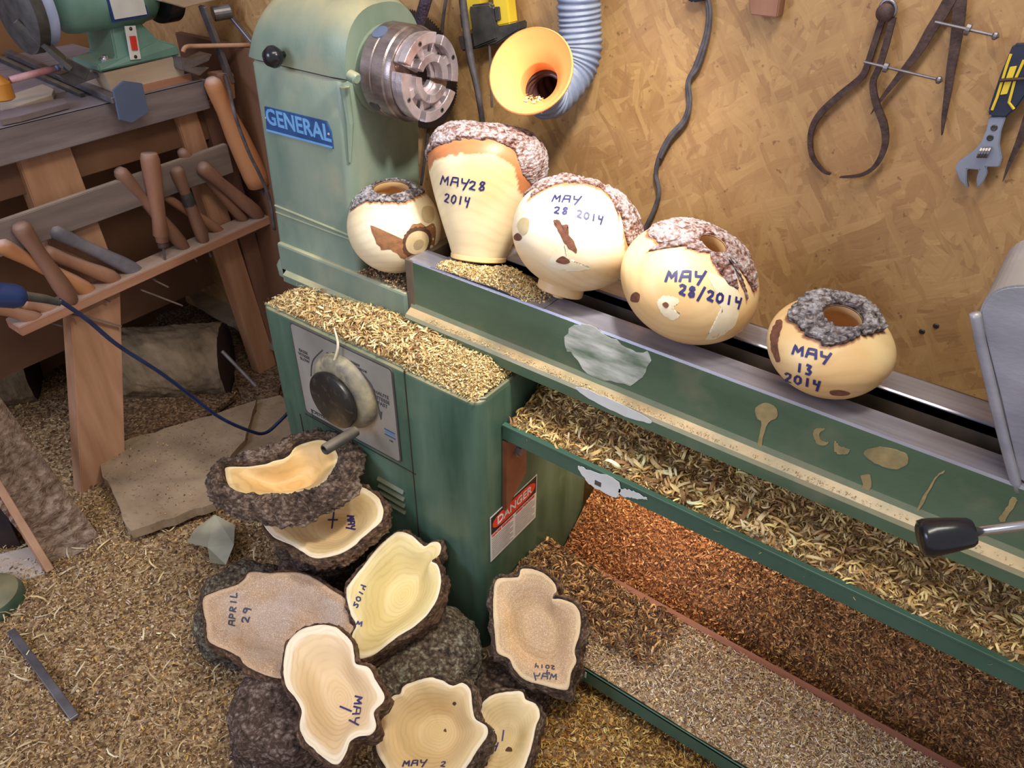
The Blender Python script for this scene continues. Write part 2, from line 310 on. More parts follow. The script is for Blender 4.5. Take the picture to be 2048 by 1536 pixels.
def mat_osb(name, tint=1., rows=None):
    t = NT(name); c = None
    pal = [(.0, sr(124*tint, 90*tint, 58*tint)), (.3, sr(160*tint, 122*tint, 78*tint)), (.55, sr(178*tint, 140*tint, 90*tint)), (.8, sr(194*tint, 156*tint, 102*tint)), (1., sr(218*tint, 186*tint, 134*tint))]
    b = None
    wn = t.n('ShaderNodeTexNoise'); wn.inputs['Scale'].default_value = 9; wn.inputs['Detail'].default_value = 3; t.l(t.tc.outputs['Object'], wn.inputs['Vector'])
    wp = t.n('ShaderNodeVectorMath', operation='MULTIPLY_ADD'); t.l(wn.outputs['Color'], wp.inputs[0]); wp.inputs[1].default_value = (.028, .0, .028); t.l(t.tc.outputs['Object'], wp.inputs[2])
    for k, (an, sc) in enumerate([(20, 1.), (100, 1.3), (62, .9), (150, 1.15), (85, 1.1), (35, .8), (125, 1.5)]):
        m1 = t.n('ShaderNodeMapping'); t.l(wp.outputs[0], m1.inputs[0]); m1.inputs['Rotation'].default_value = (0, math.radians(an), 0)
        m2 = t.n('ShaderNodeMapping'); t.l(m1.outputs[0], m2.inputs[0]); m2.inputs['Scale'].default_value = (9*sc, .01, 48*sc); m2.inputs['Location'].default_value = (k*3.7, 0, k*1.3)
        v = t.n('ShaderNodeTexVoronoi', distance='CHEBYCHEV'); v.inputs['Scale'].default_value = 1; t.l(m2.outputs[0], v.inputs['Vector'])
        s = t.n('ShaderNodeSeparateColor'); t.l(v.outputs['Color'], s.inputs[0])
        gr = t.noise(1, 3, t.vec((14, 1, 160), (0, 0, 0), m1.outputs[0]))
        g = t.math('ADD', t.math('MULTIPLY', s.outputs[0], .5), t.math('MULTIPLY', gr, .5))
        cc = t.ramp(g, pal)
        if c is None: c = cc; b = g
        else:
            f = t.math('MULTIPLY', t.math('GREATER_THAN', s.outputs[1], .62), .75); c = t.mix(f, c, cc)
            b = t.mix(f, b, g)
    big = t.ramp(t.noise(2.2, 3), [(.35, 0.), (.7, .35)]); c = t.mix(big, c, sr(156, 108, 68), 'MIX')
    c = t.mix(t.ramp(t.noise(60, 4), [(.66, 0.), (.72, .6)]), c, sr(96, 62, 40))
    t.bump(b, .25, .004); return t.out(c, .55)
m_osb = mat_osb('osb_board', 1.04)
m_osb2 = mat_osb('osb_board_shade', .78)

# ------------------------------------------------------------------ surface marks (ink strokes and patches lying on a real surface)
def bvh(VF): return BVHTree.FromPolygons([tuple(v) for v in VF[0]], [tuple(int(i) for i in f) for f in VF[1]])
def hit(B, u, v):
    r = Vector(ray(u, v)).normalized(); h = B.ray_cast(Vector(CC), r); return (np.array(h[0]), np.array(h[1])) if h[0] is not None else (None, None)
SQ = {'M': [[(0, 0), (.12, 1), (.5, .35), (.86, 1), (1, 0)]], 'A': [[(0, 0), (.12, .95), (.85, .95), (1, 0)], [(.1, .48), (.9, .48)]],
 'Y': [[(0, 1), (.1, .5), (.8, .48)], [(1, 1), (.45, -.3)]], '2': [[(0, .8), (.35, 1), (.8, .9), (.75, .6), (.1, .08), (.3, .12), (1, 0)]],
 '0': [[(.5, 1), (.1, .7), (.1, .25), (.5, 0), (.9, .3), (.9, .75), (.5, 1)]], '1': [[(.5, 1), (.5, 0)]],
 '4': [[(.1, 1), (.1, .5), (.9, .5)], [(.85, 1), (.6, -.25)]], '8': [[(.85, .9), (.4, 1), (.15, .75), (.8, .35), (.8, .1), (.4, 0), (.15, .2), (.5, .5), (.85, .9)]],
 '3': [[(.1, 1), (.8, .9), (.4, .55), (.85, .3), (.6, 0), (.05, .05)]], 'P': [[(0, 0), (.1, 1), (.8, .85), (.75, .5), (.1, .45)]],
 'R': [[(0, 0), (.1, 1), (.8, .85), (.7, .55), (.1, .5), (.9, 0)]], 'I': [[(.5, 1), (.5, 0)]], 'L': [[(.1, 1.1), (.1, 0), (1, .1)]],
 '9': [[(.85, .9), (.3, 1), (.1, .7), (.6, .5), (.85, .85), (.8, .2), (.7, -.1)]], '/': [[(.9, 1.3), (.1, -.3)]], '+': [[(0, .5), (1, .5)], [(.5, 1.5), (.5, -.6)]]}
def ribbon(B, pts, w, lift=.0011):
    w = w*1.25
    P = []; Nn = []
    for u, v in pts:
        h, n = hit(B, u, v)
        if h is not None:
            if np.dot(n, h-CC) > 0: n = -n
            P.append(h+n*lift); Nn.append(n)
    if len(P) < 2: return None
    P = np.array(P); T = np.gradient(P, axis=0); V = []
    for p, t, n in zip(P, T, Nn): s = _n(np.cross(n, t)+1e-9); V += [p-s*w/2, p+s*w/2]
    return np.array(V), [(2*i, 2*i+1, 2*i+3, 2*i+2) for i in range(len(P)-1)]
def write(B, items, w, parent, mat=None, name='marker_writing', label=None):
    L = []
    for s, (u0, v0), (ru, rv), (uu, uv) in items:     # text, px of lower left, advance per letter, up vector
        for i, ch in enumerate(s):
            for st in SQ.get(ch, []):
                pts = []
                for (a, b), (c, d) in zip(st[:-1], st[1:]):
                    for k in range(4):
                        f = k/4; x = (a+(c-a)*f)*.72+i; y = b+(d-b)*f; pts.append((u0+ru*x+uu*y, v0+rv*x+uv*y))
                x = st[-1][0]*.72+i; y = st[-1][1]; pts.append((u0+ru*x+uu*y, v0+rv*x+uv*y))
                r = ribbon(B, pts, w)
                if r: L.append(r)
    if L: return part(name, merge(L), mat or m_ink, parent, label=label)
def patch(B, poly, parent, mat, name, lift=.0005, K=7, N=48, label=None, rag=0.):
    P = cr(poly, N, True); c = P.mean(0); V = []; 
    if rag: P = P+rng.normal(0, rag, P.shape)
    for k in range(K+1):
        s = k/K
        for p in P:
            q = c+(p-c)*s; h, n = hit(B, q[0], q[1])
            if h is None: return None
            if np.dot(n, h-CC) > 0: n = -n
            V.append(h+n*lift)
    F = [(k*N+j, k*N+(j+1) % N, (k+1)*N+(j+1) % N, (k+1)*N+j) for k in range(K) for j in range(N)]
    return part(name, (np.array(V), F), mat, parent, smooth=True, label=label)
def text(s, loc, X, Yv, size, mat, parent, name='lettering', align='CENTER', ext=.0004, bold=0.):
    c = bpy.data.curves.new(name, 'FONT'); c.body = s; c.size = size; c.align_x = align; c.align_y = 'CENTER'; c.extrude = ext; c.offset = bold; c.resolution_u = 3
    o = bpy.data.objects.new(name, c); COL.objects.link(o); bpy.context.view_layer.update()
    me = bpy.data.meshes.new_from_object(o.evaluated_get(bpy.context.evaluated_depsgraph_get())); bpy.data.objects.remove(o)
    X = _n(X); Yv = _n(Yv); Z = np.cross(X, Yv); n = len(me.vertices); V = np.empty(n*3, np.float32); me.vertices.foreach_get('co', V)
    V = V.reshape(-1, 3)@np.array([X, Yv, Z])+np.array(loc); F = [tuple(p.vertices) for p in me.polygons]; bpy.data.meshes.remove(me)
    return part(name, (V, F), mat, parent)

# ------------------------------------------------------------------ shavings
def curl(R, turns, w, pitch, seg, thk=0):
    t = np.linspace(0, 1, seg+1); a = t*turns*2*np.pi; r = R*(1-.25*t); P = np.stack([r*np.cos(a), r*np.sin(a), pitch*t], 1); ww = w*(1-.5*np.abs(2*t-1)**3)
    V = np.concatenate([P-np.array([0, 0, 1])*ww[:, None]/2, P+np.array([0, 0, 1])*ww[:, None]/2])-P.mean(0); n = seg+1
    return V, np.array([(i, i+1, n+i+1, n+i) for i in range(seg)])
T_CURL = [curl(1, tt, w, p, 14) for tt, w, p in [(.85, .42, .3), (1.2, .36, .5), (1.6, .32, .9), (.65, .45, .2), (1.0, .28, 1.0), (.92, .25, .3)]]
T_CHIP = [curl(1, tt, w, p, 3) for tt, w, p in [(.22, .9, .1), (.3, .5, .3), (.45, .7, .1), (.15, .5, 0)]]
T_STR = [curl(1, tt, w, p, 7) for tt, w, p in [(.35, .14, .3), (.5, .10, .2), (.25, .12, .5), (.7, .16, .6)]]
def rotm(n, flat=.5):
    q = rng.normal(size=(n, 4)); q /= np.linalg.norm(q, axis=1)[:, None]; w, x, y, z = q.T
    return np.stack([np.stack([1-2*(y*y+z*z), 2*(x*y-z*w), 2*(x*z+y*w)], 1), np.stack([2*(x*y+z*w), 1-2*(x*x+z*z), 2*(y*z-x*w)], 1), np.stack([2*(x*z-y*w), 2*(y*z+x*w), 1-2*(x*x+y*y)], 1)], 1)
def scatter(T, P, size, cols, zs=.8):
    """P (n,3) centres, size (n,), cols (n,3) -> V,F,C arrays"""
    k = rng.integers(0, len(T), len(P)); VV = []; FF = []; CCol = []; off = 0
    for i, (tv, tf) in enumerate(T):
        s = k == i; n = s.sum()
        if not n: continue
        v = np.einsum('nij,mj->nmi', rotm(n), tv)*size[s][:, None, None]; v[..., 2] *= zs; v += P[s][:, None, :]
        f = tf[None]+(np.arange(n)*len(tv))[:, None, None]+off; VV.append(v.reshape(-1, 3)); FF.append(f.reshape(-1, 4)); off += n*len(tv)
        CCol.append(np.repeat(cols[s], len(tv), 0))
    return np.concatenate(VV), np.concatenate(FF), np.concatenate(CCol)
def stuff(name, sets, label, cat='wood shavings', parent=None, mound=None, mmat=None):
    V = []; F = []; C = []; o = 0
    for v, f, c in sets: V.append(v); F.append(f+o); C.append(c); o += len(v)
    V = np.concatenate(V); F = np.concatenate(F); C = np.concatenate(C); nq = len(F)
    extra = 0
    base = np.array([V[:, 0].mean(), V[:, 1].mean(), V[:, 2].min()])
    if mound is not None:
        mv, mf = mound; mf = np.array(mf)+len(V); extra = len(mf); V = np.concatenate([V, mv]); F = np.concatenate([F, mf]); C = np.concatenate([C, np.full((len(mv), 3), .3)])
    me = bpy.data.meshes.new(name); me.vertices.add(len(V)); me.vertices.foreach_set('co', (V-base).astype(np.float32).ravel())
    me.loops.add(len(F)*4); me.loops.foreach_set('vertex_index', F.astype(np.int32).ravel()); me.polygons.add(len(F))
    me.polygons.foreach_set('loop_start', np.arange(0, len(F)*4, 4, dtype=np.int32)); me.polygons.foreach_set('loop_total', np.full(len(F), 4, np.int32))
    me.materials.append(m_chip); me.materials.append(mmat or m_mfloor); mi = np.zeros(len(F), np.int32); mi[nq:] = 1; me.polygons.foreach_set('material_index', mi)
    me.polygons.foreach_set('use_smooth', np.ones(len(F), bool)); me.update(calc_edges=True)
    a = me.color_attributes.new('Col', 'FLOAT_COLOR', 'POINT'); c4 = np.ones((len(V), 4), np.float32); c4[:, :3] = C; a.data.foreach_set('color', c4.ravel())
    ob = bpy.data.objects.new(name, me); COL.objects.link(ob); ob.location = base; ob['kind'] = 'stuff'; ob['label'] = label; ob['category'] = cat
    return ob
def pal(n, cs, wts=None, jit=.18):
    cs = np.array([sr(*c) for c in cs]); k = rng.choice(len(cs), n, p=None if wts is None else np.array(wts)/sum(wts)); return np.clip(cs[k]*(1+rng.normal(0, jit, (n, 1))), .003, .95)
PALE = [(232, 206, 146), (214, 182, 120), (240, 222, 170), (190, 150, 96), (150, 108, 66), (210, 186, 140)]
FLOORC = [(202, 168, 116), (174, 138, 92), (226, 202, 158), (134, 98, 66), (212, 170, 92), (190, 162, 140), (98, 70, 50)]
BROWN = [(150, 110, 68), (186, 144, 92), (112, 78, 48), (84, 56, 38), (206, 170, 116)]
ORNG_GLOW = [(208, 148, 96), (224, 166, 112), (188, 126, 78), (234, 186, 136), (146, 96, 60)]  # orange wood tones with the under-bed glow worked into the colour
YEL = [(206, 158, 74), (222, 184, 100), (176, 126, 58), (232, 204, 134), (140, 96, 48)]
def field(x0, x1, y0, y1, zf, nx, ny, mask=None):
    X, Y = np.meshgrid(np.linspace(x0, x1, nx), np.linspace(y0, y1, ny), indexing='ij'); Z = zf(X, Y); G = np.stack([X, Y, Z], 2); V, F = grid(G)
    return V, F
def pts(n, x0, x1, y0, y1, zf, lift=.002, dens=None):
    x = rng.uniform(x0, x1, n); y = rng.uniform(y0, y1, n)
    if dens is not None: k = rng.random(n) < dens(x, y); x = x[k]; y = y[k]
    return np.stack([x, y, zf(x, y)+rng.uniform(0, lift, len(x))], 1)
def lay(n, rect, zf, T, s0, s1, pl, w=None, lift=.004, dens=None, zs=.8):
    P = pts(n, *rect, zf, lift, dens); return scatter(T, P, rng.uniform(s0, s1, len(P)), pl(len(P)) if callable(pl) else pal(len(P), pl, w), zs)

exec_after = []
YW = 1.48
# ================================================================== SETTING
def struct(name, VF, mat): o = part(name, VF, mat); o['kind'] = 'structure'; return o
struct('floor', box(-3.2, 1.6, -1.2, YW+.05, -.06, 0), m_dusty)
struct('wall_back', box(-3.2, 1.6, YW, YW+.04, 0, 2.5), m_osb)
wlft = box(0, .04, -1.2, YW, 0, 2.5); wlft[0][:, 0] += -2.84
struct('wall_left', wlft, M('plywood_wall', sr(112, 78, 48), sr(150, 108, 66), 3, (1, 1, .3), .7, bump=.1))

# ================================================================== LATHE
BX0, BX1 = -1.03, .75
lathe_t = thing('wood_lathe', (-1.08, 1.14, 0), 'green cast iron wood lathe with steel bed, chuck and floor cabinet', 'lathe')
YF, YC, XR = 1.037, .91, -.748
# bed: two ways with dusty flanges
def rail(y0, y1, zt, flange):
    prof = [(y0, zt), (y1, zt), (y1, zt-.022), (y1-.012, zt-.03), (y1-.012, .83), (y1, .82), (y1, .80), (y0-flange, .80), (y0-flange, .822), (y0-flange+.004, .829), (y0-.004, .838), (y0, .848)]
    return prism([(BX0, a, b) for a, b in prof], (BX1-BX0, 0, 0))
part('front_rail', rail(YF, 1.097, .946, .024), m_bed, lathe_t, label='green painted front rail with dusty ledge')
o = part('rear_rail', rail(1.163, 1.232, .946, .0), m_waydark, lathe_t)
part('bed_way', prism([(BX0, YF, .946), (BX0, YF+.003, .95), (BX0, 1.094, .95), (BX0, 1.097, .946)], (BX1-BX0, 0, 0)), m_way, lathe_t, label='ground steel top of the front rail')
part('bed_way', prism([(BX0, 1.163, .93), (BX0, 1.163, .948), (BX0, 1.166, .95), (BX0, 1.222, .95), (BX0, 1.236, .940), (BX0, 1.236, .93)], (BX1-BX0, 0, 0)), m_way, lathe_t, label='ground steel top of the rear rail')
for x in (-.55, .16): part('bed_web', box(x, x+.05, 1.085, 1.175, .83, .915, .004), m_waydark, lathe_t)
part('bed_end', box(BX0-.01, BX0+.012, YF-.001, 1.232, .80, .949, .002), m_waydark, lathe_t)
# headstock
def rrect(x0, x1, y0, y1, r, n=5):
    P = []
    for cx, cy, a in ((x1-r, y1-r, 0), (x0+r, y1-r, 90), (x0+r, y0+r, 180), (x1-r, y0+r, 270)):
        for k in range(n+1): t = math.radians(a+90*k/n); P.append((cx+r*math.cos(t), cy+r*math.sin(t)))
    return np.array(P)
def loft(secs, cap=True):
    L = [np.array([(x, y, z) for x, y in s]) for s, z in secs]; n = len(L[0]); V = np.concatenate(L)
    F = [(k*n+j, k*n+(j+1) % n, (k+1)*n+(j+1) % n, (k+1)*n+j) for k in range(len(L)-1) for j in range(n)]
    if cap: F += [tuple(range(n))[::-1], tuple(range((len(L)-1)*n, len(L)*n))]
    return V, F
hs = loft([(rrect(-1.485, -1.185, 1.03, 1.262, .02), .775), (rrect(-1.488, -1.183, 1.03, 1.264, .02), .800), (rrect(-1.482, -1.186, 1.034, 1.262, .02), .812), (rrect(-1.474, -1.19, 1.04, 1.26, .02), .825),
           (rrect(-1.466, -1.19, 1.04, 1.26, .02), .95), (rrect(-1.457, -1.178, 1.04, 1.262, .02), 1.15), (rrect(-1.452, -1.168, 1.04, 1.264, .02), 1.275), (rrect(-1.448, -1.17, 1.044, 1.26, .02), 1.281)])
HS = part('headstock', hs, m_green, lathe_t, auto=40)
Bhs = bvh(hs)
part('belt_moulding', merge([tube([yp(550, 411, 1.039), yp(706, 474, 1.039)], .0026, 6), tube([yp(552, 424, 1.039), yp(708, 482, 1.039)], .0022, 6)]), m_green, HS)
part('headstock_foot', merge([box(-1.46, BX0-.01, 1.03, 1.25, .775, .868, .006), prism([(-1.44, 1.03, .80), (-1.44, 1.018, .792), (-1.44, 1.018, .775), (-1.44, 1.03, .775)], (.42, 0, 0))]), m_green, lathe_t)
# cover dome
xs = np.concatenate([np.linspace(-1.456, -1.36, 9), np.linspace(-1.33, -1.22, 6), np.linspace(-1.205, -1.163, 4)]); ph = np.linspace(0, np.pi, 25); G = []
for x in xs:
    e = np.clip((x+1.456)/.10, 0, 1); s = math.sqrt(max(0, 1-(1-e)**2)); s = .12+.88*s if e < 1 else 1
    e2 = np.clip((x+1.205)/.045, 0, 1); s2 = 1-.13*e2*e2
    G.append([(x, 1.152-.114*(np.sign(math.cos(p))*abs(math.cos(p))**.8)*(1 if e > .3 else .94+.2*e)*(1-.05*e2), 1.285+.135*math.sin(p)**.85*s*s2) for p in ph])
G = np.array(G); V, F = grid(G); nr = len(ph)
V = np.concatenate([V, G[:, [0]].reshape(-1, 3), ]); F += [tuple(range((len(xs)-1)*nr, len(xs)*nr))[::-1], tuple(range(nr))]
CV = part('headstock_cover', (V[:len(xs)*nr], F), m_green, lathe_t, auto=50, label='domed cover over the headstock')
part('cover_seam', loft([(rrect(-1.446, -1.172, 1.045, 1.258, .02), 1.280), (rrect(-1.446, -1.172, 1.045, 1.258, .02), 1.287)]), m_dark, lathe_t)
kb = yp(553, 112, 1.02); KN = part('cover_knob', merge([lathe([(.006, 0), (.006, .02)], kb+np.array([0, .025, 0]), (0, -1, 0), 12), lathe([(.004, 0), (.015, .003), (.021, .012), (.021, .02), (.015, .031), (.004, .035)], kb+np.array([0, .008, 0]), (0, -1, 0), 24)]), m_black, lathe_t, auto=60)
# spindle boss + neck
part('spindle_nose', merge([lathe([(.088, 0), (.088, .015), (.075, .02), (.075, .03), (.06, .032), (.06, .05)], (-1.18, 1.15, 1.285), (1, 0, 0), 40), cyl(yp(698, 150, 1.03), yp(712, 158, 1.03)+np.array([.004, 0, 0]), .011, 16, .003)]), m_green, lathe_t, auto=40)
part('casting_rib', tube([np.array([-1.172, 1.045, 1.27]), np.array([-1.172, 1.048, 1.2]), np.array([-1.182, 1.045, 1.12])], [.010, .008, .003], 8), m_green, HS)
# name plate
npl = prism([yp(528, 213, 1.036), yp(652, 243, 1.036), yp(660, 262, 1.036), yp(665, 298, 1.036), yp(533, 260, 1.036)], (0, .005, 0), .0008)
NP = part('name_plate', npl, m_blue, lathe_t, label='blue name plate reading GENERAL')
a = yp(592, 252, 1.0355); bx = _n(yp(650, 268, 1.0355)-yp(540, 236, 1.0355))
text('GENERAL', a+np.array([.004, 0, 0.002]), (1, 0, 0), (0, 0, 1), .047, m_ltblue, NP, bold=.001)
part('plate_stripe', prism([yp(532, 258, 1.0355), yp(664, 293, 1.0355), yp(664, 297, 1.0355), yp(532, 262, 1.0355)], (0, .001, 0)), m_ltblue, NP)
for u, v in ((531, 236), (657, 268)): part('rivet', lathe([(.003, 0), (.002, .002), (.0005, .0025)], yp(u, v, 1.036), (0, -1, 0), 10), m_chrome, NP)
# chuck
cc = np.array([-1.15, 1.15, 1.285]); CH = part('chuck_body', lathe([(.05, 0), (.086, .002), (.089, .006), (.089, .03), (.0875, .032), (.0875, .034), (.089, .036), (.089, .062), (.086, .065), (.086, .072), (.084, .078), (.03, .078), (.03, .05), (.002, .05)], cc, (1, 0, 0), 64), m_steelb, lathe_t, auto=35, label='steel four jaw scroll chuck')
for an, rr_ in ((118, .016), (215, .012)):
    n = np.array([0, -math.sin(math.radians(an)), 0]); d = np.array([0, math.cos(math.radians(an)), math.sin(math.radians(an))])
    part('key_hole', lathe([(rr_, -.004), (rr_, .0012), (rr_*.85, .0014), (.001, .0014)], cc+np.array([.022, 0, 0])+d*.0885, d, 24), m_bluegrey if an == 118 else m_blackd, CH)
jx = cc+np.array([.078, 0, 0])
def sector(a0, a1, r0, r1, x0, x1, n=8):
    A = np.radians(np.linspace(a0, a1, n)); P = [(jx[0]+x0, jx[1]+r1*math.cos(t), jx[2]+r1*math.sin(t)) for t in A]+[(jx[0]+x0, jx[1]+r0*math.cos(t), jx[2]+r0*math.sin(t)) for t in A[::-1]]
    return prism(P, (x1-x0, 0, 0), .0012)
for k in range(4):
    a0 = 22+90*k
    J = part('chuck_jaw', merge([sector(a0-39, a0+39, .02, .080, 0, .012), sector(a0-38, a0+38, .062, .082, .012, .030), sector(a0-36, a0+36, .030, .046, .012, .034), sector(a0-9, a0+9, .044, .064, .012, .024)]), m_steel, lathe_t)
    for rr_, an in ((.054, a0+16), (.071, a0)):
        t = math.radians(an); part('jaw_screw', lathe([(.0045, 0), (.0045, .001), (.002, .001), (.002, -.001), (.0004, -.001)], jx+np.array([.012 if rr_ < .06 else .030, rr_*math.cos(t), rr_*math.sin(t)]), (1, 0, 0), 10), m_bolt, J)
# cabinet
cabs = []
cab = loft([(rrect(-1.40, XR, YC, 1.38, .032, 6), 0), (rrect(-1.40, XR, YC, 1.38, .032, 6), .765), (rrect(-1.398, XR-.002, YC+.002, 1.378, .031, 6), .770), (rrect(-1.394, XR-.006, YC+.006, 1.374, .028, 6), .7725)])
CAB = part('cabinet', cab, m_teal, lathe_t, auto=35, label='teal painted steel floor cabinet under the headstock')
part('cabinet_rim', tube([(-1.39, YC+.012, .772), (-.77, YC+.012, .772), (XR-.006, YC+.03, .772), (XR-.006, 1.03, .772)], .0045, 8), m_teal, CAB)
# seams on cabinet front
for (u0, v0), (u1, v1) in (((808, 742), (838, 1075)), ((600, 828), (606, 870))):
    p = yp(u0, v0, YC-.0006); q = yp(u1, v1, YC-.0006); q[0] = p[0]; part('panel_seam', box(p[0]-.0012, p[0]+.0012, YC-.0012, YC+.002, q[2], p[2]), m_dark, CAB)
zs_ = yp(700, 890, YC)[2]; part('panel_seam', box(-1.30, -.932, YC-.0012, YC+.002, .497, .4995), m_dark, CAB)
for k in range(4):
    z = .418-.022*k; part('vent_louvre', prism([(-1.06, YC, z+.006), (-1.06, YC-.007, z-.003), (-1.06, YC, z-.006)], (.085, 0, 0), .001), m_teal, CAB)
# control plate
PX0, PX1, PZ0, PZ1 = -1.292, -.972, .510, .768; YP = YC-.003
po = np.array([[x, YP, z] for x, z in rrect(PX0, PX1, PZ0, PZ1, .012)]); pf = np.array([[x, YP-.0006, z] for x, z in rrect(PX0+.004, PX1-.004, PZ0+.004, PZ1-.004, .009)])
PL = part('control_plate', prism(po, (0, .005, 0)), m_print, lathe_t, label='brushed speed control plate with French and English lettering')
part('plate_face', prism(pf, (0, .002, 0)), m_plate, PL)
yt = YP-.0012
def tpl(s, u, v, size, mat=m_print, **k): return text(s, yp(u, v, yt), (1, 0, 0), (0, 0, 1), size, mat, PL, **k)
tpl('HAUTE\nVITESSE\nFAST', 764, 800, .0135); tpl('BASSE\nVITESSE\nSLOW', 608, 712, .0115); tpl('CHANGER LES VITESSES\nQUAND LE TOUR EST EN MARCHE', 692, 722, .008); 
tpl('CAUTION', 642, 832, .014); tpl('GENERAL', 781, 868, .008, m_ltblue); tpl('160', 782, 882, .008)
def arc(u0, v0, u1, v1, bu, bv):
    P = cr([yp(u0, v0, yt), yp((u0+u1)/2+bu, (v0+v1)/2+bv, yt), yp(u1, v1, yt)], 16); return tube(P, .0014, 5)
part('arrow_print', merge([arc(716, 737, 762, 836, 6, -12), arc(645, 700, 622, 752, -8, -4), prism([yp(757, 822, yt), yp(764, 824, yt), yp(762, 840, yt)], (0, -.001, 0))]), m_print, PL)
b0 = yp(770, 858, yt); part('badge_outline', merge([box(b0[0]-.002, b0[0]+.03, yt-.0004, yt+.0004, b0[2]-.0005, b0[2]+.0015), box(b0[0]-.002, b0[0]+.03, yt-.0004, yt+.0004, b0[2]-.016, b0[2]-.014)]), m_blue, PL)
b0 = yp(622, 818, yt); part('caution_frame', merge([box(b0[0], b0[0]+.12, yt-.0004, yt+.0004, b0[2]-.002, b0[2]), box(b0[0], b0[0]+.12, yt-.0004, yt+.0004, b0[2]-.024, b0[2]-.022), box(b0[0], b0[0]+.002, yt-.0004, yt+.0004, b0[2]-.024, b0[2])]), m_print, PL)
dc = yp(690, 783, YC-.01); dc = np.array([dc[0], YC-.002, dc[2]])
DL = part('speed_dial', lathe([(.093, 0), (.093, .010), (.088, .020), (.078, .027), (.06, .03)], dc, (0, -1, 0), 48), M('worn_dial_grey', sr(92, 88, 78), sr(160, 148, 118), 30, rough=.5, bump=.1, spots=sr(196, 184, 140), ss=25, sth=.6), lathe_t, auto=40, label='worn grey speed dial')
part('dial_wheel', lathe([(.060, .024), (.068, .030), (.071, .038), (.069, .044), (.06, .048), (.03, .049), (.002, .049)], dc+np.array([-.008, 0, -.010]), (0, -1, 0), 48), m_wheel, DL, auto=40)
h0 = yp(712, 862, YC-.045); h1 = yp(648, 900, YC-.135)
part('dial_handle', lathe([(.0115, 0), (.0115, .01), (.0125, .012), (.0125, np.linalg.norm(h1-h0)-.003), (.011, np.linalg.norm(h1-h0)), (.008, np.linalg.norm(h1-h0)), (.008, np.linalg.norm(h1-h0)-.01)], h0, h1-h0, 24), m_blackd, DL, auto=40)
# right side: bracket, danger label
xs_ = XR+.001
BR = part('side_bracket', prism([(xs_, .985, .64), (xs_, 1.06, .64), (xs_, 1.06, .50), (xs_, .985, .44)], (.012, 0, 0), .001), M('rust_brown_plate', sr(110, 66, 44), sr(136, 84, 56), 20, rough=.6), lathe_t)
part('hex_bolt', merge([lathe([(.016, 0), (.016, .002)], (xs_+.012, 1.03, .59), (1, 0, 0), 20), lathe([(.012, 0), (.012, .009)], (xs_+.013, 1.03, .59), (1, 0, 0), 6)]), m_steel2, BR)
ya, yb, za, zb_ = .941, 1.120, .448, .306
DS = part('danger_label', box(xs_, xs_+.0012, ya, yb, zb_, za), m_stick, lathe_t, label='DANGER high voltage warning label')
part('black_band', box(xs_+.0012, xs_+.0018, ya+.003, yb-.003, za-.055, za-.003), m_black, DS)
yc2 = (ya+yb)/2; th = np.linspace(0, 2*np.pi, 40, endpoint=False)
part('red_oval', prism([(xs_+.0018, yc2+.082*np.sign(math.cos(t))*abs(math.cos(t))**.6, za-.029+.021*np.sign(math.sin(t))*abs(math.sin(t))**.9) for t in th], (.0005, 0, 0)), m_red, DS)
text('DANGER', (xs_+.0027, yc2, za-.029), (0, 1, 0), (0, 0, 1), .033, m_stick, DS, bold=.0006)
text('HAUTE TENSION', (xs_+.0018, yc2-.044, za-.062), (0, 1, 0), (0, 0, 1), .0102, m_red, DS, bold=.0002)
text('HIGH VOLTAGE', (xs_+.0018, yc2+.044, za-.062), (0, 1, 0), (0, 0, 1), .0102, m_red, DS, bold=.0002)
L = []
for k in range(11):
    z = za-.073-.006*k; L.append(box(xs_+.0012, xs_+.0016, ya+.006, yc2-.004-.012*((k*7) % 3 == 0), z-.0012, z+.0012)); L.append(box(xs_+.0012, xs_+.0016, yc2+.004, yb-.006-.01*((k*5) % 4 == 0), z-.0012, z+.0012))
part('small_print', merge(L), m_greyprint, DS)
# chip tray (middle) and lower tray
YT, ZT = .985, .682
CT = part('chip_tray', merge([box(XR+.002, .8, YT, YT+.004, ZT-.038, ZT, .0015), box(XR+.002, .8, YT+.003, 1.36, ZT-.03, ZT-.026), box(XR+.002, .8, YT-.002, YT+.010, ZT-.003, ZT+.002, .001)]), m_tray, lathe_t, label='green sheet steel chip tray under the bed')
YL, ZL = .93, .15
LT = part('lower_shelf', merge([box(XR+.002, .8, YL, YL+.004, ZL-.046, ZL, .0015), box(XR+.002, .8, YL, 1.175, ZL-.006, ZL-.002)]), m_tray, lathe_t, label='green lower shelf heaped with shavings')
part('shelf_board', box(XR+.002, .8, 1.172, 1.19, ZL-.03, ZL+.008, .001), M('red_brown_batten', sr(120, 76, 62), sr(150, 104, 88), 6, (.5, 4, 4), rough=.7), lathe_t)
for q in ((1162, 1340), (1170, 1344)): p = yp(*q, YL-.0008); part('paint_tick', box(p[0], p[0]+.004, YL-.001, YL, p[2]-.02, p[2]), m_white, LT)
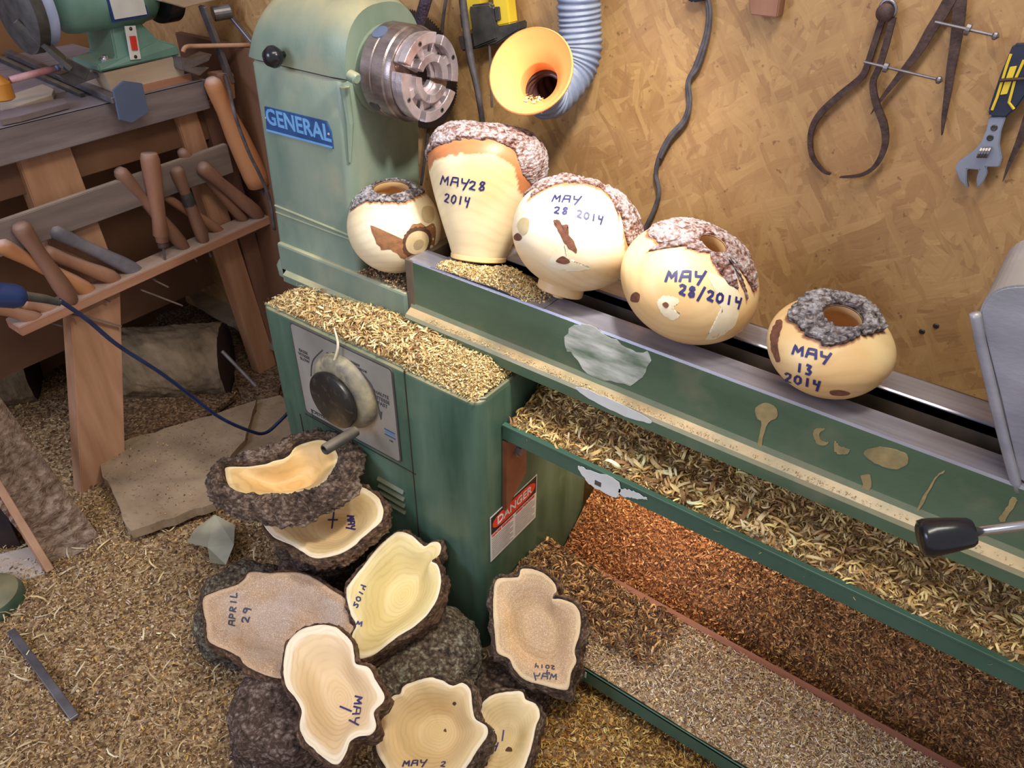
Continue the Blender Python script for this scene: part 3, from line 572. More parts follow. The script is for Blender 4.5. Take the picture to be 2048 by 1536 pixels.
# white paint smears / stains on fascia and bed
def flatpatch(poly, y, parent, mat, name, t=.0007, N=40, rag=0., label=None):
    P = cr([yp(u, v, y) for u, v in poly], N, True)
    if rag: P[:, 0] += rng.normal(0, rag, N); P[:, 2] += rng.normal(0, rag, N)
    P[:, 1] = y; return part(name, prism(P, (0, -t, 0)), mat, parent, label=label)
flatpatch([(1156, 932), (1178, 940), (1236, 962), (1238, 992), (1226, 993), (1190, 975), (1168, 955)], YT-.002, CT, m_white, 'white_paint_chip', rag=.0012)
flatpatch([(1238, 978), (1262, 980), (1295, 998), (1270, 996), (1245, 992)], YT-.002, CT, m_white, 'white_paint_chip', rag=.0012)
part('printed_marking', box(*[float(a) for a in (yp(1189, 965, YT-.004)[0], yp(1202, 965, YT-.004)[0])], YT-.0036, YT-.003, yp(1189, 969, YT-.004)[2], yp(1189, 960, YT-.004)[2]), m_print, CT)
FR = [c for c in lathe_t.children if c.name.startswith('front_rail')][0]
flatpatch([(1140, 655), (1175, 652), (1225, 675), (1262, 700), (1300, 705), (1290, 745), (1262, 768), (1215, 760), (1175, 745), (1150, 715), (1128, 690)], YF-.0003, FR, m_whitesm, 'bare_paint_patch', rag=.002)
flatpatch([(1150, 776), (1172, 778), (1215, 796), (1290, 832), (1300, 846), (1255, 834), (1195, 806)], YF-.0245, FR, m_white, 'white_paint_chip', rag=.0008)
for poly in ([(1512, 815), (1530, 805), (1552, 815), (1555, 832), (1538, 845), (1528, 870), (1522, 905), (1512, 908), (1518, 870), (1524, 845), (1514, 835)],
             [(1628, 862), (1640, 856), (1650, 858), (1640, 866), (1644, 882), (1658, 884), (1648, 890), (1632, 884)], [(1670, 882), (1680, 892), (1700, 900), (1690, 908), (1672, 904)],
             [(1728, 905), (1760, 893), (1810, 905), (1815, 925), (1790, 938), (1750, 925)], [(1722, 952), (1740, 950), (1742, 972), (1732, 990), (1722, 1012), (1708, 1010), (1712, 990), (1726, 972)],
             [(1880, 945), (1890, 942), (1870, 960), (1835, 1028), (1830, 1026), (1862, 966)], [(2022, 995), (2034, 998), (2030, 1010), (2008, 1042), (1998, 1036), (2012, 1015)]):
    flatpatch(poly, YF-.0003, FR, m_stain, 'glue_drip', .0012, 30, .0006)

# ================================================================== TAILSTOCK + LEVER
TS = thing('tailstock', (.17, 1.13, .95), 'grey cast tailstock clamped on the bed at the right edge', 'tailstock')
def ypl(L, y): return [yp(u, v, y) for u, v in L]
P = cr(ypl([(1957, 635), (1966, 606), (1990, 582), (2030, 572), (2090, 575), (2150, 600)], 1.045), 16)
P = np.concatenate([P, [[.30, 1.045, 1.15], [.32, 1.045, .952], [.128, 1.045, .952]], ypl([(2036, 960), (2000, 800)], 1.045)])
part('casting', prism(P, (0, .18, 0), .004), m_cast, TS, auto=30)
E_ = [yp(u, v, 1.043) for u, v in ((1950, 626), (1962, 690), (1978, 755), (2003, 860), (2036, 982))]
part('edge_bead', tube(E_, .007, 8, 20), m_cast, TS, smooth=True)
k0, k1 = np.array([.0085, .85, .955]), np.array([.0655, .85, .993]); d = _n(k1-k0); LK = np.linalg.norm(k1-k0)
d = _n(yp(1948, 1064, .87)-yp(1838, 1078, .84)); k0 = yp(1836, 1078, .84); LK = np.linalg.norm(yp(1948, 1064, .87)-k0)
LV = part('clamp_lever', tube([k0+d*.03, k0+d*.35], .0062, 12), m_chrome, TS, smooth=True, label='bright steel clamp lever')
part('lever_knob', lathe([(.002, 0), (.017, .001), (.0225, .004), (.024, .010), (.0235, .02), (.0215, LK*.6), (.018, LK*.93), (.015, LK), (.006, LK)], k0, d, 36), m_black, LV, auto=50, label='black plastic knob')

# ================================================================== TURNED HOLLOW FORMS (vases)
def smooth01(x): x = np.clip(x, 0, 1); return x*x*(3-2*x)
def vase(label, cen, axis, prof, open_r, edge, band, cols, bark, barkh=.006, seed=0, bark_all=1., foot=None, squash=None, dl=.45, lipin=.03, backh=None):
    """prof: (r,h) from foot to lip along axis. edge: pixel points of the wood/bark boundary."""
    cen = np.array(cen, float); axis = _n(axis); u = _n(np.cross([0, 0, 1.], axis) if abs(axis[2]) < .999 else np.array([1., 0, 0])); w = np.cross(axis, u)
    # resample profile smoothly
    pr_ = cr([(a, b) for a, b in prof], 90); nt = 180; th = np.linspace(0, 2*np.pi, nt, endpoint=False)
    def surf(off=0., rows=pr_):
        n = len(rows); T = th[:, None]; R = rows[None, :, 0]+np.zeros((nt, 1)); H = rows[None, :, 1]+np.zeros((nt, 1))
        D = np.cos(T)[..., None]*u+np.sin(T)[..., None]*w; P = cen+axis*H[..., None]+D*R[..., None]
        lo = fbm((P-cen)/max(prof_r, .01), 1.1, 2, seed); return P+D*(lo*.035*R)[..., None]
    prof_r = max(p[0] for p in prof)
    S = surf(); V, F = grid(S, True); n = 90
    # inner wall of opening
    lip = S[:, -1]; inner = []
    for k in range(1, 9):
        t = k/8; c = cen+axis*(pr_[-1, 1]-t*prof_r*.9); sc = 1+.9*math.sin(t*math.pi/2)*.9 if k > 1 else .97
        inner.append(c+(lip-(cen+axis*pr_[-1, 1]))*(sc if k > 1 else .96)*(1 if k < 8 else .2))
    I = np.stack([lip]+inner, 1); VI, FI = grid(I, True)
    bot = [tuple(i*n for i in range(nt))]
    body = merge([(V, F+bot), (VI, FI)])
    B = bvh(body)
    # bark boundary h_b(theta) in profile parameter
    A = []
    for (pu, pv) in edge:
        h, nn = hit(B, pu, pv)
        if h is None:
            rd_ = _n(ray(pu, pv)); h = np.array(B.find_nearest(Vector(CC+rd_*np.dot(cen+axis*np.mean([p[1] for p in prof])-CC, rd_)))[0])
        q = h-cen; hh_ = q.dot(axis); rr0 = np.linalg.norm(q-axis*hh_); A.append((math.atan2(q.dot(w), q.dot(u)) % (2*np.pi), float(np.argmin((pr_[:, 0]-rr0)**2+(pr_[:, 1]-hh_)**2))))
    A.sort(key=lambda a: a[0]); ta = np.array([a[0] for a in A]); ha = np.array([a[1] for a in A]); n = len(pr_)
    arcl = np.concatenate([[0], np.cumsum(np.linalg.norm(np.diff(pr_, axis=0), axis=1))])
    if backh is not None:   # boundary height on the hidden side
        bi = float(np.argmin(np.abs(pr_[:int(np.argmax(pr_[:, 1])), 1]-backh)))
        gaps = np.diff(np.append(ta, ta[0]+2*np.pi)); g = int(np.argmax(gaps)); m = (ta[g]+gaps[g]*np.array([.3, .5, .7])) % (2*np.pi)
        ta = np.append(ta, m); ha = np.append(ha, [bi]*3); o_ = np.argsort(ta); ta = ta[o_]; ha = ha[o_]
    hi_ = np.interp(th, np.concatenate([ta-2*np.pi, ta, ta+2*np.pi]), np.tile(ha, 3))
    hb = np.interp(hi_, np.arange(n), arcl)
    jag = fbm(np.stack([np.cos(th)*6, np.sin(th)*6, th*0+seed], 1), 1.7, 4, seed+5)*prof_r*.07
    hb = np.minimum(hb+jag, arcl[-1]*.985); H = arcl
    # body colour
    Pf = V.reshape(nt, n, 3); dist = hb[:, None]-H[None, :]
    nz = fbm(Pf-cen, 26, 4, seed+9); bn = band(th)[:, None] if callable(band) else band
    c0, c1, cb = [np.array(sr(*c)) for c in cols]
    mixw = smooth01(.5+1.5*fbm(Pf-cen, 7, 3, seed+3))[..., None]; C = c0*(1-mixw)+c1*mixw
    m = smooth01(((bn*(1+.5*nz))-dist)/(prof_r*.035)+.5)[..., None]; cbn = cb*(1+.35*nz[..., None]); C = C*(1-m)+cbn*m
    rrv = ((Pf-cen)@axis)/prof_r*7+(((Pf-cen)@u)/prof_r)**2*4
    CI = np.tile(np.array(sr(226, 184, 128)), (len(VI), 1)); body_c = np.concatenate([C.reshape(-1, 3), CI]); body_r = np.concatenate([rrv.ravel(), np.zeros(len(VI))])
    T = thing('hollow_form_vase', cen+axis*prof[0][1], label, 'vase', 'turned hollow form vases on the lathe bed')
    part('body', body, m_wood, T, smooth=True, col=np.clip(body_c, 0, 1), rr=body_r)
    # bark shell
    nb = 46; rows = []; rb = []
    idx = np.arange(n)
    for i in range(nt):
        s0 = np.interp(hb[i], H, idx); s0 = min(s0, n-3); ss_ = np.linspace(s0, n-1, nb); k = np.clip(ss_.astype(int), 0, n-2); f = (ss_-k)[:, None]
        p = S[i, k]*(1-f)+S[i, k+1]*f; rows.append(p)
    R = np.array(rows); dth = np.roll(R, -1, 0)-np.roll(R, 1, 0); ds = np.gradient(R, axis=1); N = np.cross(dth, ds); N /= np.linalg.norm(N, axis=2)[..., None]+1e-9
    sg = np.sign((N*(R-cen)).sum(2).mean()); N *= sg
    N = N*.9+.1*_n(axis)
    t = np.linspace(0, 1, nb)[None, :]; edgef = smooth01(t/.06)*smooth01((1-t)/.03)
    f1 = fbm(R-cen, 38, 4, seed+21); rid = 1-np.abs(fbm((R-cen)*np.array([1, 1, 1]), 60, 3, seed+31))*2.2
    hgt = (barkh*(.55+.55*f1)+barkh*.75*rid*np.abs(rid))*edgef-.0015*(1-edgef)
    big = fbm(R-cen, 14, 2, seed+41); hgt = hgt+barkh*.8*np.maximum(big, 0)*edgef
    R2 = R+N*hgt[..., None]; low = R[:, :1]-N[:, :1]*.003; last = R[:, -1:]*.0+lip[:, None]-axis*.004
    R2 = np.concatenate([low, R2, last], 1); VB, FB = grid(R2, True); hr = np.concatenate([hgt[:, :1]*0, (hgt/barkh)*.42+.15, hgt[:, :1]*0], 1)
    part('bark', (VB, FB), bark, T, smooth=True, rr=hr.ravel())
    if foot is not None: part('foot', lathe(foot, cen, axis, 40), m_wood, T, auto=40, col=np.array(sr(*cols[1])), rr=0)
    return T, B
def vplace(u, v, bpx, z0, dz=0.): r = ray(u, v); t = (CC[2]-z0)/(bpx-r[2]); return CC+r*t, t
def ell(a, b, r0, rl, n=14, bt=None):
    """oblate profile from foot radius r0 to lip radius rl"""
    o = []
    t0 = math.asin(min(.99, r0/a)); t1 = math.pi-math.asin(min(.99, rl/a))
    for k in range(n+1): t = t0+(t1-t0)*k/n; o.append((a*math.sin(t), -(b if t < math.pi/2 else (bt or b))*math.cos(t)))
    return o
# 1 small vase, left
c, s = vplace(790, 455, 91, .872); ax = (.03, -.04, 1)
T1, B1 = vase('small round hollow vase with an eye-shaped knot, leftmost, beside the headstock', c, ax, ell(93*s, 90*s, 40*s, 34*s), 0,
   [(702, 420), (712, 398), (735, 402), (760, 404), (790, 408), (812, 406), (832, 392), (848, 384), (856, 372)], .004, [(246, 232, 196), (236, 216, 172), (176, 116, 70)], m_barkL, .0045, 1, backh=.055)
patch(B1, [(742, 455), (748, 452), (760, 478), (778, 488), (800, 484), (815, 470), (822, 452), (838, 447), (856, 455), (868, 447), (872, 470), (868, 495), (852, 512), (826, 524), (800, 512), (782, 500), (764, 500), (752, 486)], T1, m_cork, 'bark_pocket', rag=1.2)
patch(B1, [(806, 486), (812, 466), (830, 454), (850, 456), (862, 470), (860, 492), (848, 508), (826, 516), (808, 506)], T1, m_knotk, 'knot_ring', .0009, rag=1.)
patch(B1, [(811, 488), (818, 470), (834, 462), (851, 466), (857, 480), (851, 498), (836, 508), (818, 504)], T1, m_knot, 'knot', .0014)
patch(B1, [(826, 490), (832, 481), (842, 479), (847, 486), (842, 496), (831, 499)], T1, m_knotd, 'knot_core', .0018)
patch(B1, [(843, 420), (852, 412), (866, 416), (868, 436), (858, 446), (846, 440)], T1, m_knot, 'knot', .0008)
# 2 tall vase
c, s = vplace(972, 385, 142, .950); F2 = zp(957, 514, .955); cb = np.array([F2[0], F2[1], .955]); s = .00103
tp = yp(980, 256, F2[1]+.085); ax2 = _n(tp-cb); Hh = np.linalg.norm(tp-cb)
prof2 = [(50*s, 0), (54*s, .004), (62*s, Hh*.10), (82*s, Hh*.30), (104*s, Hh*.52), (115*s, Hh*.70), (112*s, Hh*.82), (96*s, Hh*.93), (70*s, Hh*.99), (45*s, Hh*1.0)]
T2, B2 = vase('tall tapered vase with a wide reddish bark shoulder marked MAY 28 2014, second from left', cb, ax2, prof2, 0,
   [(864, 300), (880, 290), (905, 284), (930, 279), (960, 278), (990, 282), (1015, 292), (1030, 305), (1036, 325), (1044, 348), (1056, 372), (1066, 400), (1078, 425), (1084, 445)],
   .028, [(248, 226, 178), (238, 206, 146), (196, 126, 78)], m_barkR, .0055, 2, backh=Hh*.55, foot=[(53*s, -.006), (56*s, -.004), (56*s, .004), (50*s, .007)])
write(B2, [('MAY', (881, 369), (20, 2.5), (4, -18)), ('28', (937, 379), (19, 1), (3, -17)), ('2014', (888, 404), (13.5, 2), (3, -17))], .0026, T2, label='dark blue marker date MAY 28 2014')
# 3 vase with tenon
c, s = vplace(1152, 470, 122, .956); a3 = (.04, .40, 1)
T3, B3 = vase('round vase with tenon foot and bark on its right side, third from left', c, a3, ell(129*s, 110*s, 52*s, 40*s), 0,
   [(1058, 398), (1075, 380), (1098, 366), (1125, 366), (1150, 368), (1175, 366), (1200, 376), (1218, 392), (1234, 412), (1238, 440), (1248, 470), (1256, 500), (1258, 530), (1250, 545)],
   .012, [(248, 232, 200), (238, 208, 158), (206, 140, 96)], m_barkR, .0055, 3, backh=-.03, foot=None)
fz = np.array([0, 0, 1.]); cf = c-_n(a3)*(105*s)
part('foot', merge([lathe([(46*s, -.014), (48*s, -.012), (48*s, .012)], cf, a3, 40), lathe([(11*s, -.024), (12*s, -.022), (12*s, -.012)], cf+np.array([0, -.0, 0]), a3, 20)]), m_wood, T3, auto=40, col=np.array(sr(226, 190, 136)), rr=0)
write(B3, [('MAY', (1104, 404), (20, 1), (5, -14)), ('28', (1107, 427), (16, 1), (3, -13)), ('2014', (1153, 434), (14, 3.5), (2, -14))], .0024, T3, label='faded blue marker date MAY 28 2014')
patch(B3, [(1107, 442), (1118, 440), (1124, 449), (1136, 450), (1138, 466), (1150, 488), (1153, 506), (1142, 500), (1128, 485), (1116, 462)], T3, m_pocket, 'bark_pocket', rag=.8)
patch(B3, [(1112, 522), (1126, 512), (1140, 523), (1128, 528)], T3, m_pocket, 'bark_pocket', .0009)
patch(B3, [(1028, 472), (1036, 466), (1044, 474), (1040, 481), (1030, 480)], T3, m_pocket, 'bark_pocket')
patch(B3, [(1034, 452), (1044, 436), (1058, 440), (1056, 462), (1044, 470)], T3, m_knot, 'knot')
patch(B3, [(1116, 500), (1124, 490), (1134, 494), (1132, 508), (1160, 528), (1180, 538), (1150, 542), (1110, 536), (1094, 526)], T3, m_paler, 'pale_figure', .0004, rag=1.)
# 4 wide vase
c, s = vplace(1380, 565, 113, .948)
T4, B4 = vase('wide low vase with thin bark rim marked MAY 28/2014, fourth from left', c, (.36, -.02, 1), ell(141*s, 103*s, 45*s, 27*s), 0,
   [(1290, 505), (1318, 488), (1345, 484), (1372, 492), (1395, 502), (1420, 508), (1445, 506), (1462, 520), (1475, 545), (1482, 570), (1476, 585), (1492, 598), (1508, 590), (1514, 560), (1510, 520)],
   .004, [(240, 214, 160), (226, 184, 124), (176, 112, 76)], m_barkR, .0045, 4, backh=.03)
write(B4, [('MAY', (1331, 564), (28, 0), (5, -22)), ('28/2014', (1357, 588), (18.5, 4), (3, -19))], .0035, T4, label='blue marker date MAY 28/2014')
patch(B4, [(1263, 590), (1272, 584), (1280, 590), (1276, 604), (1262, 602)], T4, m_pocket, 'bark_pocket')
patch(B4, [(1315, 602), (1330, 592), (1352, 594), (1358, 604), (1348, 616), (1360, 630), (1348, 640), (1330, 632), (1318, 618)], T4, m_paler, 'pale_figure', .0004, rag=.8)
patch(B4, [(1415, 548), (1440, 552), (1462, 568), (1482, 592), (1478, 620), (1470, 650), (1440, 672), (1410, 678), (1428, 655), (1444, 625), (1432, 600), (1430, 575)], T4, m_paler, 'pale_figure', .0004, rag=1.)
patch(B4, [(1325, 608), (1332, 604), (1338, 610), (1332, 616)], T4, m_pocket, 'bark_pocket', .0010)
# 5 front vase with open mouth
c, s = vplace(1662, 688, 101, .948)
T5, B5 = vase('squat open-mouthed vase with thick silvery bark collar marked MAY 13 2014, nearest the tailstock', c, (.12, -.14, 1), ell(122*s, 97*s, 48*s, 38*s, bt=74*s), 0,
   [(1572, 640), (1585, 625), (1592, 650), (1604, 664), (1620, 676), (1640, 688), (1662, 692), (1684, 690), (1700, 682), (1722, 672), (1748, 668), (1766, 655), (1772, 640)],
   .004, [(240, 212, 156), (226, 184, 124), (160, 108, 72)], m_barkL, .0085, 5, backh=.04)
write(B5, [('MAY', (1585, 709), (27, 6), (4, -19)), ('13', (1592, 743), (18, 4), (2, -18)), ('2014', (1569, 762), (19, 4.5), (2, -17))], .0032, T5, label='dark blue marker date MAY 13 2014')
patch(B5, [(1541, 674), (1546, 655), (1556, 640), (1566, 645), (1560, 668), (1556, 695), (1560, 720), (1552, 722), (1544, 700)], T5, m_pocket, 'bark_strip', .001, rag=.6)
patch(B5, [(1752, 612+44), (1758, 648), (1763, 658), (1757, 668), (1751, 664)], T5, m_cork, 'knot')
patch(B5, [(1660, 782), (1680, 780), (1700, 786), (1690, 791), (1665, 790)], T5, m_pocket, 'bark_pocket', .0006)

# ================================================================== NATURAL EDGE BOWLS
def bowl(label, outline, pc, nrm, depth, sap, cols, seed, side=.06, bw=.010, hgt=.10, bark=None, inner=None, rimdrop=0., dust=None, base_r=.4, ringn=16, catgroup='natural edge bowls piled on the logs', bulge=1.):
    pc = np.array(pc, float); nrm = _n(nrm); NT_ = 168; bark = bark or m_barkE
    O = np.array([pp(u, v, pc, nrm) for u, v in outline]); O = cr(O, NT_, True); cen = O.mean(0); U, W, _ = fr(nrm)
    O2 = np.stack([(O-cen)@U, (O-cen)@W], 1); Rm = np.linalg.norm(O2, axis=1).mean()
    an = np.unwrap(np.arctan2(O2[:, 1], O2[:, 0])); flip = an[-1] < an[0]
    if flip: O2 = O2[::-1]
    cir = O2/np.linalg.norm(O2, axis=1)[:, None]
    rimz = fbm(np.concatenate([cir*1.3, np.zeros((NT_, 1))+seed], 1), 1.2, 3, seed)*.010
    jag = 1+fbm(np.concatenate([cir*9, np.zeros((NT_, 1))+seed], 1), 1.3, 3, seed+4)*.015
    I2 = O2*(1-sap*0)*jag[:, None]
    if inner is not None:
        Q = np.array([pp(u, v, pc-nrm*rimdrop, nrm) for u, v in inner]); Q = cr(Q, NT_, True); Q2 = np.stack([(Q-cen)@U, (Q-cen)@W], 1)
        a1 = np.arctan2(Q2[:, 1], Q2[:, 0]); o_ = np.argsort(a1); a0 = np.arctan2(O2[:, 1], O2[:, 0]); rq = np.interp(a0, np.concatenate([a1[o_]-2*np.pi, a1[o_], a1[o_]+2*np.pi]), np.tile(np.linalg.norm(Q2, axis=1)[o_], 3))
        I2 = cir*rq[:, None]
    K = 34; rows = []; cols_ = []; rrs = []
    cs, chh, cd = [np.array(sr(*c)) for c in cols]
    def put(P2, z): return cen+P2[:, :1]*U+P2[:, 1:2]*W+(z[:, None] if np.ndim(z) else z)*nrm
    rI = np.linalg.norm(I2, axis=1)
    FI_ = np.fft.fft(I2[:, 0]+1j*I2[:, 1]); fq = np.fft.fftfreq(NT_)*NT_
    def soft(s): z_ = np.fft.ifft(FI_*np.exp(-(fq*(1-s)*.55)**2)); return np.stack([z_.real, z_.imag], 1)
    for k in range(K+1):
        s = 1-k/K; circ = smooth01((1-s)*1.5)*.85; S_ = soft(s); P2 = S_*s
        z = rimz*s**2-depth*1.25*(smooth01((.86-s)/.5)*.8+.2*(1-s**2)); z = z-(rimdrop if inner is not None else 0)
        P = put(P2, z); rows.append(P); q = fbm(P-cen, 30, 3, seed+8)[:, None]; q2 = fbm(P-cen, 9, 3, seed+18)[:, None]
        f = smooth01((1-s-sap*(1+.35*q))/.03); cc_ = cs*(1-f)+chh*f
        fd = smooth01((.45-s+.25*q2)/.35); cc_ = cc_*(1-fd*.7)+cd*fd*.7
        if dust is not None:
            fs = smooth01(.4+2.0*q2)*smooth01((.9-s)/.1)*dust[1]; cc_ = cc_*(1-fs)+np.array(sr(*dust[0]))*fs
        cols_.append(cc_*(1+.05*q)); rrs.append(np.full(NT_, s*ringn)+.0)
    # outside: rounded wood rim then under body
    ob = O2*(1+bw*.1/Rm); low = []
    zs_ = [(1.0, -.004), (1.0, -side*.5), (.98, -side), (.90, -side-hgt*.25), (.78, -side-hgt*.55), (.62, -side-hgt*.82), (base_r+.08, -side-hgt*.97), (base_r, -side-hgt)]
    for sc, z in zs_: sc = sc*(bulge if z < -side*.9 and sc > .6 else 1); P2 = O2*sc*(1-.5*(1-sc))+cir*Rm*sc*.5*(1-sc); low.append(put(P2, z+rimz*.5)); cols_.append(np.tile(np.array(sr(206, 160, 104)), (NT_, 1))); rrs.append(np.full(NT_, 0.)+z*100)
    order = low[::-1]+rows if inner is None else low[::-1]+[put(O2*.995, rimz-.002)]+[put(O2*.5+I2*.5, rimz-.004-rimdrop*.5)]+rows
    if inner is not None: cc2 = [np.tile(cs, (NT_, 1))]*2; rr2 = [np.zeros(NT_)]*2
    allc = cols_[K+1:][::-1]+(cc2 if inner is not None else [])+cols_[:K+1]; allr = rrs[K+1:][::-1]+(rr2 if inner is not None else [])+rrs[:K+1]
    G = np.stack(order, 1); V, F = grid(G, True); C = np.stack(allc, 1).reshape(-1, 3); RR = np.stack(allr, 1).ravel(); m = G.shape[1]
    F.append(tuple(i*m for i in range(NT_)))
    baseP = cen-nrm*(side+hgt)
    T = thing('natural_edge_bowl', baseP, label, 'bowl', catgroup)
    part('body', (V, F), m_bowld if dust is not None else m_bowlw, T, smooth=True, col=np.clip(C, 0, .95), rr=RR)
    # bark rim
    prof = [(1.0, -.002, 0), (1.0, .0, .3), (1.0, -.004, .8)]+[(1., -.004-side*k/7, 1.) for k in range(1, 8)]+[(.985, -side-.006, .2)]
    if inner is not None:
        prof = [(-1+.03, 0, 0.)]+[(-1+.03+q*.96/8, 0, .6+.4*math.sin(q/8*3.1)) for q in range(1, 9)]+prof[3:]
    rows = []; hr = []
    for sc, z, am in prof:
        if sc < 0: q = sc+1; P2 = I2*(1-q)+O2*q; P = put(P2, rimz-rimdrop*(1-q)+0); nd = nrm+0*P
        else: P2 = O2*sc; P = put(P2, z+rimz*(.9)); nd = (cir[:, :1]*U+cir[:, 1:2]*W)
        a_ = fbm(P-cen, 42, 4, seed+50); r_ = 1-2*np.abs(fbm(P-cen, 70, 3, seed+60)); h = bw*am*(.75+1.0*a_+.6*r_*abs(r_)); rows.append(P+nd*h[:, None]); hr.append(h/bw*.5+.1)
    G = np.stack(rows, 1); VB, FB = grid(G, True); part('bark', (VB, FB), bark, T, smooth=True, rr=np.stack(hr, 1).ravel())
    return T, bvh((V, F))
# H: partly hidden bowl lower right (built first, lowest)
SAPC = (238, 222, 184)
TH, BH = bowl('narrow pale bowl at the bottom edge, right of the round one, half hidden behind it', [(960, 1415), (985, 1392), (1018, 1384), (1045, 1386), (1052, 1400), (1072, 1408), (1080, 1430), (1072, 1452), (1066, 1480), (1058, 1510), (1040, 1550), (1000, 1580), (930, 1590), (905, 1540), (930, 1480), (955, 1440)], zp(1005, 1470, .17), (.05, -.22, 1), .018, .07, [SAPC, (226, 200, 146), (214, 184, 124)], 61, side=.05, bw=.008, hgt=.06, bark=m_barkD)
write(BH, [('Y', (972, 1478), (20, 0), (3, -16)), ('1', (998, 1482), (18, 0), (3, -22)), ('14', (968, 1502), (16, -2), (3, -14))], .0026, TH)
patch(BH, [(1011, 1502), (1016, 1494), (1023, 1496), (1024, 1503)], TH, m_knotk, 'knot')
# G right
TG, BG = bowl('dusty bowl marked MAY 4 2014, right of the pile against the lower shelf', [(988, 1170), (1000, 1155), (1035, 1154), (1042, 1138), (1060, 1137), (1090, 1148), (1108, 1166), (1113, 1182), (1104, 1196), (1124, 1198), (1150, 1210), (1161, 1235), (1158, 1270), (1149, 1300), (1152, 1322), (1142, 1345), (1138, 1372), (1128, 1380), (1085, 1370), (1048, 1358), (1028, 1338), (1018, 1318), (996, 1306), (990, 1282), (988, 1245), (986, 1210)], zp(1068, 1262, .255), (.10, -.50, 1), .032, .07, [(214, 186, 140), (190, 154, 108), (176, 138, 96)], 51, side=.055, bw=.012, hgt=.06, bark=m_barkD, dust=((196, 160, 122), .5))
write(BG, [('2014', (1110, 1332), (-11, -1), (0, 7)), ('4', (1100, 1342), (-12, 0), (0, 8)), ('MAY', (1112, 1360), (-17, -1), (2, -12))], .0022, TG, m_ink2)
# F bottom centre
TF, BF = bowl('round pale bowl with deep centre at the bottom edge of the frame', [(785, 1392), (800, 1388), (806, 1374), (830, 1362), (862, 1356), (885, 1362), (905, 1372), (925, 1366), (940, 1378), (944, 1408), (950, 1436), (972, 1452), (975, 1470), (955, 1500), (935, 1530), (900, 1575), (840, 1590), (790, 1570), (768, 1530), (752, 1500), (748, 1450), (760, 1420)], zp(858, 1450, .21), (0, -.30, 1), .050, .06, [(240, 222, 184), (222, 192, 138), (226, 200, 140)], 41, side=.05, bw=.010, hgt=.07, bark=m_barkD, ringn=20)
patch(BF, [(905, 1407), (909, 1403), (913, 1407), (909, 1411)], TF, m_knotk, 'knot')
patch(BF, [(887, 1462), (891, 1457), (893, 1464)], TF, m_knotk, 'knot')
write(BF, [('MAY', (805, 1534), (17, -1), (3, -12)), ('2', (880, 1534), (14, 0), (3, -10))], .0026, TF)
# D april
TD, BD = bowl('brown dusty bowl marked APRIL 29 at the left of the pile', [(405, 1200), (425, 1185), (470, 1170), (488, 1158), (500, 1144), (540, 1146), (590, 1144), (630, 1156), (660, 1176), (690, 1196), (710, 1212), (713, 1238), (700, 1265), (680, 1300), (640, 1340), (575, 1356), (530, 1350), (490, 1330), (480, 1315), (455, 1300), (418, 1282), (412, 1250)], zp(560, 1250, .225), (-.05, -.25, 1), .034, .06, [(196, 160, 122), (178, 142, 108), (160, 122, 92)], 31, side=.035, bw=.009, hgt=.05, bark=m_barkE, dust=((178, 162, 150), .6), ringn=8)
write(BD, [('APRIL', (470, 1252), (1, -14), (-13, -2)), ('29', (497, 1247), (3, -18), (-14, -2))], .0028, TD, m_ink2, label='dark marker date APRIL 29')
# C yellow
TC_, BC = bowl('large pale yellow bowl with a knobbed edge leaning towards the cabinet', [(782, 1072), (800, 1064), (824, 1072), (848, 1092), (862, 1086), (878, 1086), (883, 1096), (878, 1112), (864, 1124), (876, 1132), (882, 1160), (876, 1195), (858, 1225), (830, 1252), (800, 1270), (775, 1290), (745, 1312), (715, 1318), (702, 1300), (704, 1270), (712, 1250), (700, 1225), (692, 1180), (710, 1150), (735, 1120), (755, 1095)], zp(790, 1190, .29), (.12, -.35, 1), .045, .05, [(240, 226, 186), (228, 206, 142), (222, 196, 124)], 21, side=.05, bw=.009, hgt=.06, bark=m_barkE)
write(BC, [('2014', (706, 1212), (5, -12), (8, 5)), ('M', (712, 1252), (14, 2), (3, -10))], .0026, TC_)
# E centre front
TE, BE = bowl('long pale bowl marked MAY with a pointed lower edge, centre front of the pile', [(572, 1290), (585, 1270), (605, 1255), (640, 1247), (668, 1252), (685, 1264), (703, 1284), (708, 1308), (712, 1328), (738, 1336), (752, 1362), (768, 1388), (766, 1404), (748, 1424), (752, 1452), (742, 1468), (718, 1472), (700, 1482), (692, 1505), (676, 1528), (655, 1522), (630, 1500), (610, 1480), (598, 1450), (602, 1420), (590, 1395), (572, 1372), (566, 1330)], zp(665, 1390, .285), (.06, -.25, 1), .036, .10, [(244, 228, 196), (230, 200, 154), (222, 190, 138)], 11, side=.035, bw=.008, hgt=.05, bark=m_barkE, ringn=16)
write(BE, [('MAY', (710, 1392), (-3, 21), (16, 2)), ('1', (676, 1410), (10, 8), (24, 10))], .0028, TE, label='blue marker MAY')
# B under A
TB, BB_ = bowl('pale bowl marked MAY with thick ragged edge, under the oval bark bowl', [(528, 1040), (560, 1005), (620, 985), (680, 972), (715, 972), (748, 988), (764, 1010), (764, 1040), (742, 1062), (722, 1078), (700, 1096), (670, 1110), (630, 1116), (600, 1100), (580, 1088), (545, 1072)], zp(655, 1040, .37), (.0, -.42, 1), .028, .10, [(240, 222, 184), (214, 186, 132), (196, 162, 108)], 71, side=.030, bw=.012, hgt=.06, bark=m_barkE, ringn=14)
write(BB_, [('MAY', (694, 1032), (1, 10), (15, 0))], .0032, TB)
write(BB_, [('+', (655, 1048), (28, 0), (2, -16))], .0032, TB, name='centre_mark')
